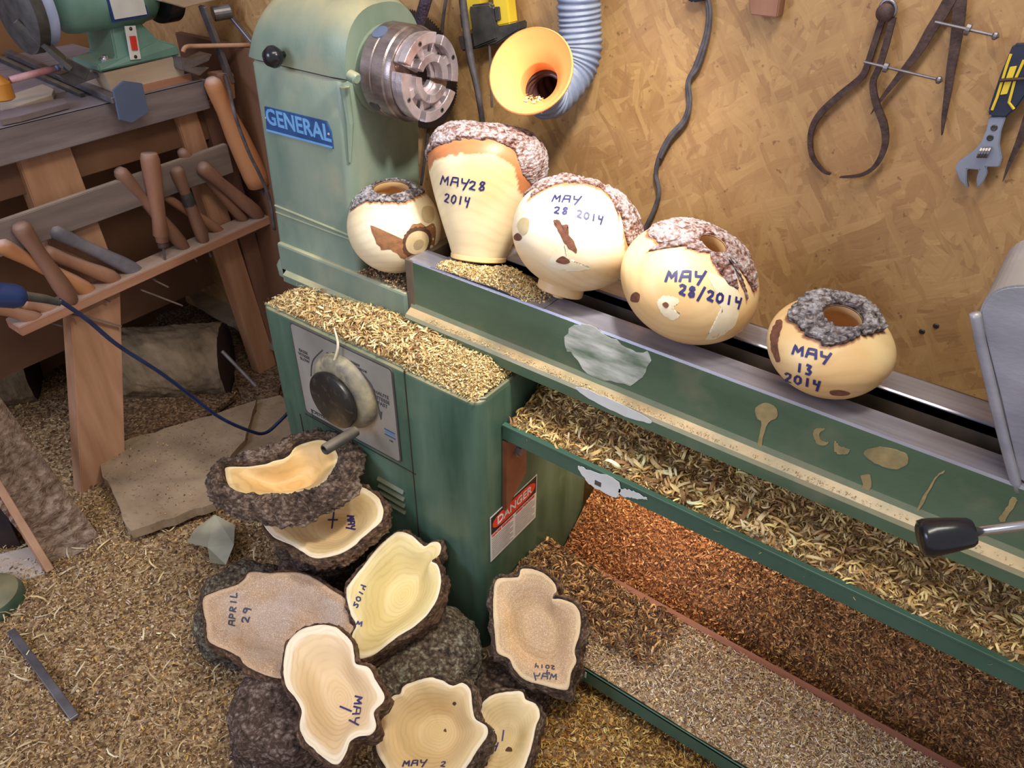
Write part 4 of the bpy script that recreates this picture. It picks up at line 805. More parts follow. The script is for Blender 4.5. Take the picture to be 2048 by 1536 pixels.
# A top, thick bark ring
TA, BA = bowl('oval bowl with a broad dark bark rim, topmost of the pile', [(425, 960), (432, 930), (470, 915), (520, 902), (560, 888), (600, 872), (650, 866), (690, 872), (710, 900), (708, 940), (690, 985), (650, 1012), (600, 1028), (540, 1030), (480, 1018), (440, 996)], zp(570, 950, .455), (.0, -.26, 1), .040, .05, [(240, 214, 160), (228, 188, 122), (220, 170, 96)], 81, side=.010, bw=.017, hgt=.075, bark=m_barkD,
   inner=[(450, 942), (455, 932), (500, 932), (540, 926), (575, 912), (590, 892), (615, 882), (648, 880), (668, 898), (674, 920), (662, 946), (640, 972), (600, 984), (560, 988), (500, 990), (462, 975)], rimdrop=.008, ringn=6, bulge=1.05)

# ================================================================== LOGS
def log(name, label, cat, a, b, r, seed, bark, amp=.012, endmat=None, nt=150, nl=56, taper=.95, group=None, ecc=.0, lich=0):
    a = np.array(a, float); b = np.array(b, float); ax = b-a; L = np.linalg.norm(ax); U, W, Z = fr(ax); th = np.linspace(0, 2*np.pi, nt, endpoint=False); t = np.linspace(0, 1, nl)
    R = r*(1+(taper-1)*t)[None, :]*(1+ecc*np.cos(2*th))[:, None]; P = a+Z*(t*L)[None, :, None]+(np.cos(th)[:, None]*U+np.sin(th)[:, None]*W)[:, None, :]*R[..., None]
    D = (np.cos(th)[:, None]*U+np.sin(th)[:, None]*W)[:, None, :]; q = (P-a); f1 = fbm(q, 9, 3, seed); f2 = fbm(q, 34, 4, seed+3); rd = 1-2*np.abs(fbm(q, 26, 3, seed+7))
    h = amp*(f1*.8+.55*f2+.6*rd*np.abs(rd)+.25*fbm(q, 90, 3, seed+11)); P2 = P+D*h[..., None]; V, F = grid(P2, True)
    T = thing(name, (a[0], a[1], min(a[2], b[2])) if True else a, label, cat, group)
    part('bark', (V, F), bark, T, smooth=True, rr=((h/amp)*.4+.4).ravel())
    for k, c, s in ((0, a, -1), (nl-1, b, 1)):
        ring = P2[:, k]; dome = r*.32 if endmat is None else .003; rows = []
        for q_ in (0., .03, .1, .2, .35, .5, .65, .8, .97):
            pq = ring+(c-ring)*q_; nz_ = fbm(pq-c, 16, 3, seed+30)*.012*(endmat is None)*min(1, q_*8); rows.append(pq+Z*s*(dome*math.sqrt(1-(1-q_)**2)+nz_[:, None]))
        V, F = grid(np.stack(rows, 1), True); F.append(tuple(i*9+8 for i in range(nt)))
        part('cut_end' if endmat else 'bark_top', (V, F), endmat or bark, T, smooth=endmat is None, rr=.45+0*V[:, 0])
    return T
log('log_stump', 'lichen-covered log stump standing under the pale yellow and round bowls', 'log', (-.79, .745, 0), (-.79, .735, .165), .135, 3, m_barkG, .018, group='bark covered log blanks under the bowls')
log('log_stump', 'purple-grey bark log at the bottom edge under the long pale bowl', 'log', zp(585, 1490, .0)+np.array([0, 0, .0]), zp(585, 1490, .0)+np.array([0.01, .01, .155]), .125, 5, m_barkP, .016, group='bark covered log blanks under the bowls')
log('log_stump', 'mossy log stump under the brown APRIL 29 bowl', 'log', zp(500, 1260, 0), zp(500, 1260, 0)+np.array([.02, .0, .115]), .125, 9, m_barkG, .018, group='bark covered log blanks under the bowls')
log('log_stump', 'dark tall stump behind the pile, carrying the topmost bowls', 'log', (-1.20, .80, 0), (-1.19, .80, .225), .10, 13, m_barkD, .016, group='bark covered log blanks under the bowls')
log('log_stump', 'short dark log under the narrow bowl at the bottom edge', 'log', (-.52, .60, 0), (-.50, .62, .07), .10, 17, m_barkG, .014, group='bark covered log blanks under the bowls')
log('log_stump', 'low dark log block under the dusty bowl by the lower shelf', 'log', (-.60, .82, 0), (-.60, .82, .10), .095, 19, m_barkD, .012, group='bark covered log blanks under the bowls')
# ---- left floor wood
la = zp(448, 735, .10); lb = zp(190, 748, .10); lb[1] = max(lb[1], .80)
log('firewood_log', 'large dusty log lying on the floor under the chisel rack', 'log', la+np.array([0, .02, .03]), lb+np.array([0, -.0, .03]), .125, 23, m_logend, .010, endmat=m_dark, taper=1.0)
log('firewood_log', 'second dusty round log behind the bench leg at far left', 'log', zp(66, 740, .10), zp(-100, 770, .10), .11, 29, m_logend, .008, endmat=m_dark, taper=1.)
def slab(name, px, z, t, mat, label, cat, z2=None, rag=.003, **k):
    P = np.array([zp(u, v, z if z2 is None else z+(z2-z)*i/(len(px)-1)) for i, (u, v) in enumerate(px)]); P2 = []
    for i in range(len(P)):
        a, b = P[i], P[(i+1) % len(P)]; m = max(2, int(np.linalg.norm(b-a)/.03))
        for q in range(m): P2.append(a+(b-a)*q/m+np.array([*rng.normal(0, rag, 2), 0])*(q > 0))
    return single(name, prism(P2, (0, 0, -t)), mat, label, cat, **k)
slab('wood_slab', [(182, 900), (262, 1062), (300, 1050), (432, 1005), (440, 935), (490, 880), (512, 800), (420, 832), (330, 856)], .075, .03, m_dusty, 'flat dust-covered wood slab on the floor left of the cabinet', 'slab')
slab('wood_slab', [(450, 925), (455, 1000), (520, 1000), (640, 975), (610, 830), (560, 790), (515, 800), (495, 880)], .055, .03, m_dusty, 'second dusty slab reaching under the cabinet side', 'slab')
slab('wood_slab', [(165, 830), (230, 890), (330, 852), (420, 828), (470, 790), (440, 775), (330, 790), (200, 805)], .05, .02, m_mdark, 'sawdust-strewn slab between the big log and the flat slab', 'slab')
slab('wood_slab', [(258, 610), (330, 588), (480, 640), (560, 720), (560, 800), (480, 790), (440, 660), (330, 640)], .04, .02, m_mdark, 'dark dusty board on the floor behind the big log', 'slab')
slab('wood_slab', [(340, 545), (440, 520), (545, 600), (560, 700), (500, 670), (400, 610)], .14, .02, m_dusty, 'tilted dusty board near the corner behind the cabinet', 'slab')
p0, p1 = zp(444, 702, .24), zp(512, 772, .12)
single('metal_rod', tube([p0, p1], .0065, 12), m_steel2, 'thin metal rod standing by the end of the big log', 'rod')
# rough leaning slab
a0, a1 = zp(212, 1090, 0.0), zp(98, 1138, 0.0); b0, b1 = zp(-75, 690, .50), zp(-90, 905, .38)
nu, nv = 26, 60; G = np.zeros((nv, nu, 3))
for i in range(nv):
    for j in range(nu): s_, t_ = i/(nv-1), j/(nu-1); G[i, j] = (a0*(1-t_)+a1*t_)*(1-s_)+(b0*(1-t_)+b1*t_)*s_
nn = _n(np.cross(b0-a0, a1-a0)); nn = nn if nn.dot(CC-a0) > 0 else -nn
e_ = smooth01(np.minimum(np.linspace(0, 1, nu), 1-np.linspace(0, 1, nu))/.1)[None, :]
hh = fbm(G*np.array([1, 1, 2.5]), 26, 4, 77)*.030; top = G+nn*(hh+.012*e_)[..., None]; bot_ = G-nn*.07
V1, F1 = grid(top); V2, F2_ = grid(bot_); N0 = nu*nv; F3 = []
edge = [(i, 0) for i in range(nv)]+[(nv-1, j) for j in range(1, nu)]+[(i, nu-1) for i in range(nv-2, -1, -1)]+[(0, j) for j in range(nu-2, 0, -1)]; ei = [i*nu+j for i, j in edge]
for q in range(len(ei)): a_, b_ = ei[q], ei[(q+1) % len(ei)]; F3.append((a_, b_, b_+N0, a_+N0))
single('leaning_log_slab', (np.concatenate([V1, V2]), F1+[tuple(i+N0 for i in f[::-1]) for f in F2_]+F3), m_rough, 'thick rough torn-grain log slab leaning at the left edge', 'slab', auto=60)
single('brown_board', beam(zp(98, 1140, .02), zp(-30, 930, .30), .02, .05), m_leg, 'narrow brown board edge below the leaning slab', 'board')
single('dark_crate_side', prism([zp(-60, 985, .02), zp(10, 1005, .02), zp(48, 1100, .0), zp(-60, 1120, 0)], (0, 0, .07), .002), m_dark, 'dark crate side at the left edge under the boards', 'crate')
single('pegboard_scrap', prism([zp(-30, 1118, .02), zp(60, 1096, .02), (zp(92, 1150, .015)), zp(-30, 1185, .015)], (0, 0, .006), .001), m_pale, 'pale scrap board with holes lying at the left edge', 'board')
for u, v in ((22, 1131), (47, 1127), (72, 1128)): pass
gp = zp(-22, 1200, .03); single('machine_foot', lathe([(.07, -.03), (.082, -.02), (.082, .0), (.074, .02), (.05, .032), (.002, .036)], gp, (0, 0, 1), 40), m_teal, 'rounded teal machine foot at the bottom left edge', 'machine foot', auto=40)
single('plastic_scrap', prism([zp(u, v, .046+.012*((u*7) % 3 == 0)) for u, v in ((388, 1060), (430, 1030), (470, 1050), (468, 1090), (452, 1130), (420, 1125), (415, 1095), (375, 1085))], (0, 0, .0012)), m_plastic, 'crumpled translucent plastic scrap on the shavings below the slab', 'scrap')
for i, (q0, q1) in enumerate([((22, 1262), (150, 1436))]):
    single('metal_strip', beam(zp(*q0, .040), zp(*q1, .036), .020, .010, (0, 0, 1)), m_steel2, 'dull metal strip half buried in floor shavings at lower left', 'strip')
single('twig', tube([zp(1612, 1236, .09), zp(1680, 1243, .10), zp(1760, 1256, .10)], [.0045, .0035, .003], 8, 12), m_rust, 'thin dark stick lying on the brown shavings under the lathe', 'stick', smooth=True)
single('wood_offcut', (lambda q: (q[0]*np.array([1, 1, .6])+zp(1438, 1144, .09)*np.array([1, 1, 1]), q[1]))(lathe([(.004, 0), (.016, .004), (.02, .016), (.012, .03), (.003, .034)], (0, 0, 0), (.6, .3, .5), 12)), m_handle2, 'small brown rounded offcut on the orange shavings', 'offcut', smooth=True)
# box beneath lower shelf
bx_ = zp(1395, 1500, .04); BXo = thing('cardboard_box', (bx_[0], bx_[1]-.02, 0), 'worn cardboard box printed 220 under the lower shelf', 'box')
part('box_side', box(bx_[0]-.07, bx_[0]+.12, bx_[1]-.0, bx_[1]+.16, .002, .095, .002), m_paper, BXo); text('220', (bx_[0]-.02, bx_[1]-.001, .06), (1, 0, 0), (0, 0, 1), .035, m_print, BXo)

# ================================================================== BENCH, RACK, CHISELS
XB, ZB = -2.08, 1.085
BN = thing('workbench', (-2.45, .6, 0), 'grey weathered workbench along the left wall', 'workbench')
part('apron', prism([(XB, -.1, ZB), (XB, 1.325, ZB), (XB, 1.33, 1.005), (XB, -.1, .995)], (-.04, 0, 0), .002), m_bench, BN)
for k in range(4):
    x1 = XB-.002-.185*k; part('plank', box(x1-.18, x1, -.1, 1.335, ZB-.03, ZB+.002+.001*(k % 2), .002), m_bench, BN)
part('leg', prism([(XB-.045, .79, 1.0), (XB-.045, .925, 1.0), (XB-.02, .93, .6), (XB+.01, .745, 0), (XB+.01, .60, 0), (XB-.02, .78, .6)], (-.05, 0, 0), .003), m_leg, BN)
part('leg', prism([(XB-.045, 1.24, 1.0), (XB-.045, 1.31, 1.0), (XB-.045, 1.41, 0), (XB-.045, 1.33, 0)], (-.05, 0, 0), .003), m_leg, BN)
part('leg', prism([(XB-.045, 1.335, 1.0), (XB-.045, 1.40, 1.0), (XB-.045, 1.46, 0), (XB-.045, 1.40, 0)], (-.05, 0, 0), .003), m_handle2, BN)
part('back_panel', box(XB-.42, XB-.40, -.1, 1.44, .25, 1.04), m_brown, BN)
part('lower_rail', box(XB-.10, XB-.06, -.1, 1.40, .90, .985, .002), m_brown, BN)
single('plywood_divider', box(-2.34, -1.94, 1.43, 1.452, 0.0, 1.165, .002), m_brown, 'upright red-brown plywood divider between bench and lathe', 'panel')
XS = -2.04
RK = thing('chisel_rack', (XS, 1.05, .6), 'pine tool rack fixed along the bench front holding turning chisels', 'rack')
RT0, RT1 = xp(38, 655, XS), xp(548, 428, XS)
part('shelf', prism([(XS, RT0[1], RT0[2]), (XS, RT1[1], RT1[2]), (XS, RT1[1], RT1[2]-.028), (XS, RT0[1], RT0[2]-.028)], (-.075, 0, 0), .002), m_rackw, RK)
s0, s1, s2, s3 = xp(-40, 458, XB+.01), xp(455, 288, XB+.01), xp(468, 345, XB+.01), xp(-40, 530, XB+.01)
part('back_slat', prism([s0, s1, s2, s3], (-.02, 0, 0), .002), m_slat, RK)
def zsh(y): return RT0[2]+(RT1[2]-RT0[2])*(y-RT0[1])/(RT1[1]-RT0[1])
CHS = [((235, 338), (374, 500), 13, m_handle2, 'dark handled chisel crossing behind the upright one', 0, -2.075),
       ((298, 306), (326, 492), 16, m_handle, 'upright thick mottled handle with ferrule near the rack centre', 1, -2.055),
       ((350, 334), (410, 486), 13, m_handle2, 'reddish handle with a black band right of the upright one', 2, -2.06),
       ((266, 354), (447, 466), 10, m_handle, 'slim handle leaning far left behind the upright one', 0, -2.09),
       ((360, 300), (494, 445), 11, m_handle2, 'thin brown handle fourth from the headstock end of the rack', 0, -2.085),
       ((398, 330), (523, 434), 14, m_handle2, 'stout reddish-brown handle next to the big honey one', 0, -2.06),
       ((420, 155), (520, 372), 19, m_handle4, 'very long honey-coloured handle standing at the headstock end', 3, -2.045),
       ((98, 458), (283, 546), 14, m_handle3, 'grey-blue dusty handle sloping left of the rack middle', 0, -2.075),
       ((36, 446), (147, 606), 16, m_handle2, 'pinkish-brown upright handle near the left end of the rack', 0, -2.05),
       ((84, 502), (238, 560), 14, m_handle, 'dusty tan handle sloping just below the grey-blue one', 0, -2.07),
       ((-10, 484), (190, 588), 15, m_handle4, 'light orange handle sloping at the left edge', 0, -2.075),
       ((42, 606), (123, 624), 12, m_handle, 'short yellowish handle behind the blue cord connector', 0, -2.07),
       ((-20, 612), (88, 642), 13, m_handle, 'lowest tan handle at the left end of the rack', 0, -2.06)]
for (q0, q1, rp, mt, lb_, kind, xx) in CHS:
    B0 = xp(*q1, xx); B1_ = xp(*q0, xx-.004); d = B1_-B0; L = np.linalg.norm(d); d = d/L; dep = np.linalg.norm(B0-CC); r = rp*dep/FPX*.93
    T = thing('turning_chisel', B0, lb_, 'chisel', 'turning chisels in the rack')
    if kind == 3: pf_ = [(.6*r, 0), (1.25*r, .01), (1.3*r, L*.12), (1.1*r, L*.5), (.85*r, L*.72), (.86*r, L*.9), (.8*r, L*.96), (.45*r, L*.995), (.02*r, L)]
    elif kind == 1: pf_ = [(.5*r, 0), (.55*r, .012), (.72*r, .014), (.74*r, .03), (.95*r, .034), (.8*r, L*.3), (.92*r, L*.6), (1.05*r, L*.86), (1.05*r, L*.94), (.9*r, L*.99), (.02, L)]
    else: pf_ = [(.5*r, 0), (.7*r, .006), (.98*r, L*.12), (1.0*r, L*.25), (.82*r, L*.5), (.78*r, L*.7), (.98*r, L*.9), (.95*r, L*.96), (.6*r, L*.995), (.02*r, L)]
    part('handle', lathe(pf_, B0, d, 20), mt, T, smooth=True)
    if kind in (0, 2, 3, 1):
        s_ = .02; part('blade', beam(B0+d*.01, B0-d*(s_+.03), .008, .004, bev=.0006), m_steel2, T)
    if kind == 2: part('black_band', lathe([(.86*r, L*.52), (.86*r, L*.68)], B0, d, 20, cap=False), m_blackd, T)
    if kind in (1, 3): part('ferrule', lathe([(.62*r, -.004), (.66*r, .0), (.66*r, .012), (.6*r, .014)], B0, d, 16), m_rust, T)
# loose blades tips seen below the rack
for (q0, q1) in (((283, 580), (364, 611)), ((172, 632), (242, 652)), ((306, 559), (336, 574))):
    single('chisel_tip', beam(xp(*q0, -2.08), xp(*q1, -2.075), .011, .004, bev=.0006), m_slat, {283: 'longest thin chisel tip poking out under the rack shelf', 172: 'wide grey chisel tip under the left part of the rack', 306: 'short chisel tip under the middle of the rack'}[q0[0]], 'chisel tip', 'chisel tips below the rack')

# bench-top things
XG = -2.10
def bx_px(q, x, dx): return prism([xp(u, v, x) for u, v in q], (-dx, 0, 0), .002)
single('riser_block', prism([(XG, 1.07, ZB), (XG, 1.285, ZB), (XG, 1.285, 1.158), (XG, 1.055, 1.152)], (-.17, 0, 0), .002), m_pale, 'pale wooden block raising the bench grinder', 'block')
single('base_board', box(XG-.03, XG+.005, 1.12, 1.30, ZB-.0, ZB+.022, .001), m_rackw, 'orange strip of wood below the grinder block', 'board')
GR = thing('bench_grinder', (XG-.12, 1.17, 1.158), 'green bench grinder with red rocker switch on the bench', 'grinder')
x = XG+.002; base = prism([xp(u, v, x) for u, v in ((215, 145), (206, 125), (150, 100), (228, 100), (228, 45), (280, 34), (310, 62), (350, 84), (364, 108))], (-.11, 0, 0), .004)
base = prism([(x, 1.045, 1.158), (x, 1.285, 1.158), (x, 1.28, 1.185), (x-.012, 1.235, 1.205), (x-.035, 1.20, 1.262), (x-.035, 1.125, 1.262), (x-.012, 1.105, 1.18), (x, 1.045, 1.176)], (-.13, 0, 0), .004)
part('base', base, m_gmotor, GR)
sw0 = xp(263, 85, x-.004); SWP = part('switch_plate', obox(sw0+np.array([.006, 0, 0]), (1, 0, 0), (0, .98, -.1), (0, .1, 1), .004, .03, .082, .001), m_white, GR)
part('rocker_switch', obox(sw0+np.array([.010, .0, .0]), (1, 0, 0), (0, .98, -.1), (0, .1, 1), .006, .016, .034, .001), m_red, SWP)
for dz in (-.034, .034): part('plate_screw', lathe([(.005, 0), (.003, .002), (.0005, .003)], sw0+np.array([.008, dz*.1, dz]), (1, 0, 0), 10), m_bolt, SWP)
mc = xp(215, 5, x-.055); mc = np.array([x-.06, 1.14, 1.315])
part('motor_body', lathe([(.02, -.145), (.05, -.14), (.068, -.12), (.072, -.1), (.072, -.02), (.076, -.015), (.076, .075), (.072, .08), (.068, .11), (.05, .13)], mc, (0, 1, 0), 48), m_gmotor, GR, auto=40)
nm = part('rating_label', box(x+.012, x+.016, 1.115, 1.205, 1.275, 1.36, .0), m_white, GR); part('label_border', box(x+.010, x+.0135, 1.108, 1.21, 1.268, 1.36), m_blueplug, nm)
part('grinding_wheel', lathe([(.03, 0), (.088, 0), (.09, .003), (.09, .024), (.088, .027), (.03, .027)], (x-.06, .945, 1.315), (0, 1, 0), 56), m_gwheel, GR, auto=40)
part('wheel_guard', merge([lathe([(.10, -.030), (.10, -.004), (.094, -.004)], (x-.06, .945, 1.315), (0, 1, 0), 48, cap=True), lathe([(.05, -.045), (.075, -.04), (.097, -.03), (.10, -.028)], (x-.06, .945, 1.315), (0, 1, 0), 48)]), m_blackd, GR, auto=50)
part('rest_bracket', merge([beam((x-.03, .90, 1.30), (x+.02, .97, 1.185), .045, .012), beam((x+.01, .955, 1.20), (x+.02, 1.0, 1.165), .03, .03)]), m_blackd, GR)
part('hold_down_bolt', merge([lathe([(.016, 0), (.016, .003), (.009, .003), (.009, .010), (.005, .012)], (x-.03, 1.085, 1.178), (0, 0, 1), 16)]), m_chrome, GR)
part('right_guard', lathe([(.04, 0), (.078, .004), (.08, .01), (.08, .05), (.06, .056), (.02, .056)], (x-.045, 1.265, 1.315), (0, 1, 0), 40), m_black, GR, auto=40)
part('right_wheel_rest', prism([xp(u, v, -2.06) for u, v in ((322, 2), (370, 16), (440, -2), (430, -30), (330, -25))], (-.05, 0, 0), .002), m_pale, GR)
# support post
PO = thing('grinding_jig_post', xp(455, 150, -2.06), 'grey steel jig post with a clamp collar at the end of the bench', 'jig post')
part('post', beam(xp(462, 165, -2.06), xp(405, 12, -2.06), .028, .012), m_steel2, PO)
part('clamp_collar', cyl(xp(425, 28, -2.08), xp(462, 22, -2.06), .020, 20, .003), m_steel2, PO); part('diagonal_arm', beam(xp(455, 25, -2.07), xp(505, 85, -2.00), .016, .010), m_steel2, PO)
part('clamp_handle', tube([xp(366, 104, -2.055), xp(372, 94, -2.055), xp(400, 92, -2.055), xp(500, 90, -2.0)], .006, 8, 14), m_leg, PO, smooth=True)
single('post_block', prism([xp(u, v, -2.05) for u, v in ((438, 150), (468, 146), (472, 198), (446, 206))], (-.06, 0, 0), .003), m_handle, 'square wooden block at the foot of the jig post', 'block')
HD = single('hold_down_jaw', merge([prism([xp(u, v, -2.06) for u, v in ((362, 114), (396, 122), (425, 108), (418, 122), (390, 134), (420, 135), (400, 152), (366, 140))], (-.06, 0, 0), .002)]), m_steel2, 'small grey clamp jaw beside the grinder block', 'clamp')
# left bench objects: chisel with red handle, angled rest bar, blue grey plate
zb = ZB+.004
ARM = thing('sharpening_jig', zp(200, 150, zb), 'long slotted steel jig arm with a blue-grey end plate lying on the bench', 'jig arm')
part('bar', beam(zp(15, 105, zb+.012), zp(232, 200, zb+.012), .022, .016), m_steel2, ARM)
part('bar', beam(zp(-20, 108, zb+.010), zp(165, 190, zb+.004), .014, .012), m_blackd, ARM)
part('clamp_block', prism([xp(u, v, -2.13) for u, v in ((118, 150), (160, 136), (205, 152), (150, 172))], (-.03, 0, 0), .002), m_steel2, ARM)
part('clamp_loop', tube([xp(112, 136, -2.12), xp(135, 128, -2.12), xp(155, 132, -2.12), xp(160, 146, -2.12)], .0065, 8, 16), m_bluegrey, ARM, smooth=True)
part('end_plate', prism([xp(u, v, -2.03) for u, v in ((227, 180), (248, 162), (285, 167), (298, 225), (265, 246), (240, 240))], (-.008, 0, 0), .001), m_bluegrey, ARM, label='blue-grey painted steel end plate')
single('red_handled_tool', tube([xp(20, 160, -2.13), xp(118, 135, -2.13)], .0085, 10), M('faded_red_handle', sr(150, 84, 84), sr(196, 150, 150), 12, rough=.5), 'slim faded red handled tool lying across the bench', 'tool', smooth=True)
single('orange_bottle', lathe([(.02, 0), (.026, .004), (.026, .04), (.012, .055), (.01, .07)], xp(-2, 170, -2.14)-np.array([0, .0, .035]), (0, .0, 1), 24), M('amber_plastic', sr(180, 116, 40), sr(204, 140, 56), 5, rough=.35), 'amber plastic bottle cut off by the left edge', 'bottle', auto=40)
single('bottle_cap', lathe([(.010, 0), (.012, .002), (.012, .012), (.009, .014)], zp(6, 186, zb+.01), (1, .3, .5), 16), m_red, 'small red cap on the bench edge at far left', 'cap', auto=40)
for q, lb_ in (([(0, 196), (85, 168), (108, 178), (104, 190), (30, 214), (0, 218)], 'pale pine stick on the bench front at far left'), ([(0, 222), (100, 200), (128, 196), (135, 206), (40, 232), (0, 240)], 'lower grey stick at the bench edge')):
    single('pine_stick', prism([zp(u, v, zb+.014) for u, v in q], (0, 0, -.014), .001), m_bench if 'grey' in lb_ else m_pale, lb_, 'stick')

# blue cord and connector
CD = thing('power_cord', zp(0, 590, .70), 'blue extension cord with connector hanging across from the left edge', 'cord')
xc = -1.55
cp_ = [(118, 600), (175, 640), (235, 690), (320, 745), (380, 790), (440, 835), (500, 862), (530, 866), (560, 842), (600, 800)]
part('cable', tube([xp(u, v, xc) for u, v in cp_], .0048, 10, 80), m_bluecord, CD, smooth=True)
part('strain_relief', tube([xp(48, 592, xc), xp(90, 598, xc), xp(120, 606, xc)], [.010, .009, .0065], 12, 16), m_blackd, CD, smooth=True)
pc0, pc1 = xp(-60, 585, xc), xp(50, 594, xc); part('connector', lathe([(.02, 0), (.024, .01), (.024, np.linalg.norm(pc1-pc0)*.8), (.02, np.linalg.norm(pc1-pc0)*.93), (.011, np.linalg.norm(pc1-pc0))], pc0, pc1-pc0, 24), m_blueplug, CD, auto=40)
single('thin_black_wire', tube([zp(u, v, .27) for u, v in ((190, 668), (165, 690), (150, 725), (147, 770))], .0022, 6, 20), m_black, 'thin black wire curving over the big log', 'wire', smooth=True)
single('bench_power_cable', tube([xp(450, 150, -2.045), xp(460, 185, -1.99)]+[xp(u, v, -1.93) for u, v in ((466, 215), (480, 260), (500, 310), (520, 350), (540, 400), (549, 460))], .005, 8, 30), m_cable, 'grey cord hanging at the end of the bench beside the divider', 'cord', smooth=True)

# ================================================================== ON THE BACK WALL
def wy(d): return YW-d
def W_(u, v, d=.012): return yp(u, v, wy(d))
# saw blade
sc_ = yp(812, 142, 1.40); sc_ = yp(808, 142, 1.44); R_ = .125
nteeth = 120; P = []
ctr = yp(828, 142, 1.45); Rpx = np.linalg.norm(yp(915, 160, 1.45)-ctr)
for k in range(nteeth):
    a = 2*np.pi*k/nteeth; P.append(ctr+Rpx*np.array([math.cos(a), 0, math.sin(a)])); a2 = a+2*np.pi/nteeth*.75; P.append(ctr+(Rpx-.005)*np.array([math.cos(a2), 0, math.sin(a2)]))
single('circular_saw_blade', prism(P, (0, .002, 0)), m_sawblade, 'dark circular saw blade hanging on the wall behind the chuck', 'saw blade')
# funnel and hose
HOSE = thing('dust_hose', (-.93, 1.36, 1.22), 'dust collection hose with an orange funnel in front of the wall', 'hose')
axc = CM@_n([.33, -.03, -.93]); fm = yp(1060, 141, 1.22); dm = np.linalg.norm(fm-CC)*.97
Rf = 82*dm/FPX; Rt = 38*dm/FPX
part('funnel', lathe([(Rf, 0), (Rf*1.03, .002), (Rf*1.03, .006), (Rf*.99, .007), (Rt*1.15, .055), (Rt*1.12, .085)], fm, axc, 56, cap=False), m_orange, HOSE, smooth=True)
part('funnel_inner', lathe([(Rf, .0005), (Rf*.97, .004), (Rf*.74, .026), (Rt*1.03, .051), (Rt*1.0, .056), (Rt, .084)], fm, axc, 56, cap=False), m_orange, HOSE, smooth=True)
th_ = fm+axc*.075; hp = [th_, th_+axc*.05, yp(1142, 150, 1.385), yp(1160, 105, 1.41), yp(1160, 55, 1.415), yp(1158, 5, 1.415), yp(1160, -70, 1.415)]
C_ = cr(hp, 190); rr_ = Rt*1.16*(1+.045*np.sin(np.arange(190)/190*2*np.pi*25)); V, F = tube(C_, 1.0, 28, cap=False)
V = V.reshape(190, 28, 3); V = C_[:, None]+(V-C_[:, None])*rr_[:, None, None]; part('flexible_hose', (V.reshape(-1, 3), F), m_hose, HOSE, smooth=True)
Vi = C_[:, None]+(V-C_[:, None])*.93; part('hose_lining', (Vi[:60].reshape(-1, 3), [f for f in F if max(f) < 60*28]), m_hosein, HOSE, smooth=True)
part('hose_end', lathe([(Rt*1.0, 0), (.001, .001)], C_[55], C_[56]-C_[55], 28, cap=False), m_hosein, HOSE)
# calipers
def bar(pts_, w, t, d, mat, parent, name, label=None):
    P = np.array([W_(u, v, d) for u, v in pts_]); P = cr(P, 40); w = np.interp(np.linspace(0, 1, 40), np.linspace(0, 1, len(w)), w)
    T_ = np.gradient(P, axis=0); N_ = np.stack([T_[:, 2], 0*T_[:, 0], -T_[:, 0]], 1); N_ /= np.linalg.norm(N_, axis=1)[:, None]; yv = np.array([0, t/2, 0])
    ring = np.stack([P-N_*w[:, None]/2-yv, P+N_*w[:, None]/2-yv, P+N_*w[:, None]/2+yv, P-N_*w[:, None]/2+yv], 1); V = ring.reshape(-1, 3); F = [(i*4+j, i*4+(j+1) % 4, i*4+4+(j+1) % 4, i*4+4+j) for i in range(39) for j in range(4)]+[(3, 2, 1, 0), (156, 157, 158, 159)]
    return part(name, (V, F), mat, parent, label=label)
CA = thing('outside_caliper', W_(1700, 180, .01), 'rusty bow-legged outside caliper hanging on the wall left of the dividers', 'caliper', 'marking tools hanging on the wall')
bar([(1768, 30), (1748, 90), (1735, 130), (1722, 155), (1680, 190), (1640, 228), (1622, 265), (1624, 310), (1645, 340), (1661, 348)], [.010, .010, .010, .011, .012, .012, .009, .008, .006, .003], .007, .012, m_rust, CA, 'leg')
bar([(1786, 35), (1772, 90), (1758, 135), (1746, 165), (1752, 205), (1768, 250), (1770, 290), (1752, 330), (1722, 350), (1680, 354)], [.010, .010, .010, .010, .011, .012, .010, .008, .006, .002], .007, .020, m_rust, CA, 'leg')
part('pivot', merge([lathe([(.014, 0), (.014, .02), (.009, .024), (.002, .025)], W_(1776, 22, .006), (0, -1, 0), 20)]), m_rust, CA, auto=40)
part('spring', tube([W_(1776+16*math.sin(a), 18-18*math.cos(a), .02) for a in np.linspace(-2.6, 2.6, 14)], .003, 6), m_steel2, CA, smooth=True)
part('adjusting_screw', merge([tube([W_(1728, 124, .026), W_(1872, 158, .026)], .0024, 8), lathe([(.001, 0), (.006, .004), (.006, .008), (.001, .012)], W_(1870, 158, .026), (1, 0, -.1), 12), cyl(W_(1768, 134, .026), W_(1776, 136, .026), .008, 12)]), m_steel2, CA)
DV = thing('wing_divider', W_(1890, 100, .01), 'pointed iron dividers hanging with legs spread right of the caliper', 'dividers', 'marking tools hanging on the wall')
bar([(1915, -30), (1885, 25), (1862, 60), (1835, 105), (1800, 150), (1765, 195), (1742, 228)], [.018, .018, .016, .013, .010, .006, .001], .006, .016, m_rust, DV, 'leg')
bar([(1922, -30), (1918, 30), (1912, 80), (1902, 140), (1895, 190), (1888, 235), (1884, 270)], [.018, .018, .016, .013, .010, .007, .001], .006, .014, m_rust, DV, 'leg')
part('adjusting_screw', merge([tube([W_(1870, 44, .024), W_(1985, 70, .024)], .0026, 8), lathe([(.001, 0), (.006, .004), (.006, .008), (.001, .012)], W_(1982, 70, .024), (1, 0, -.1), 12), cyl(W_(1932, 58, .024), W_(1940, 60, .024), .009, 12)]), m_steel2, DV)
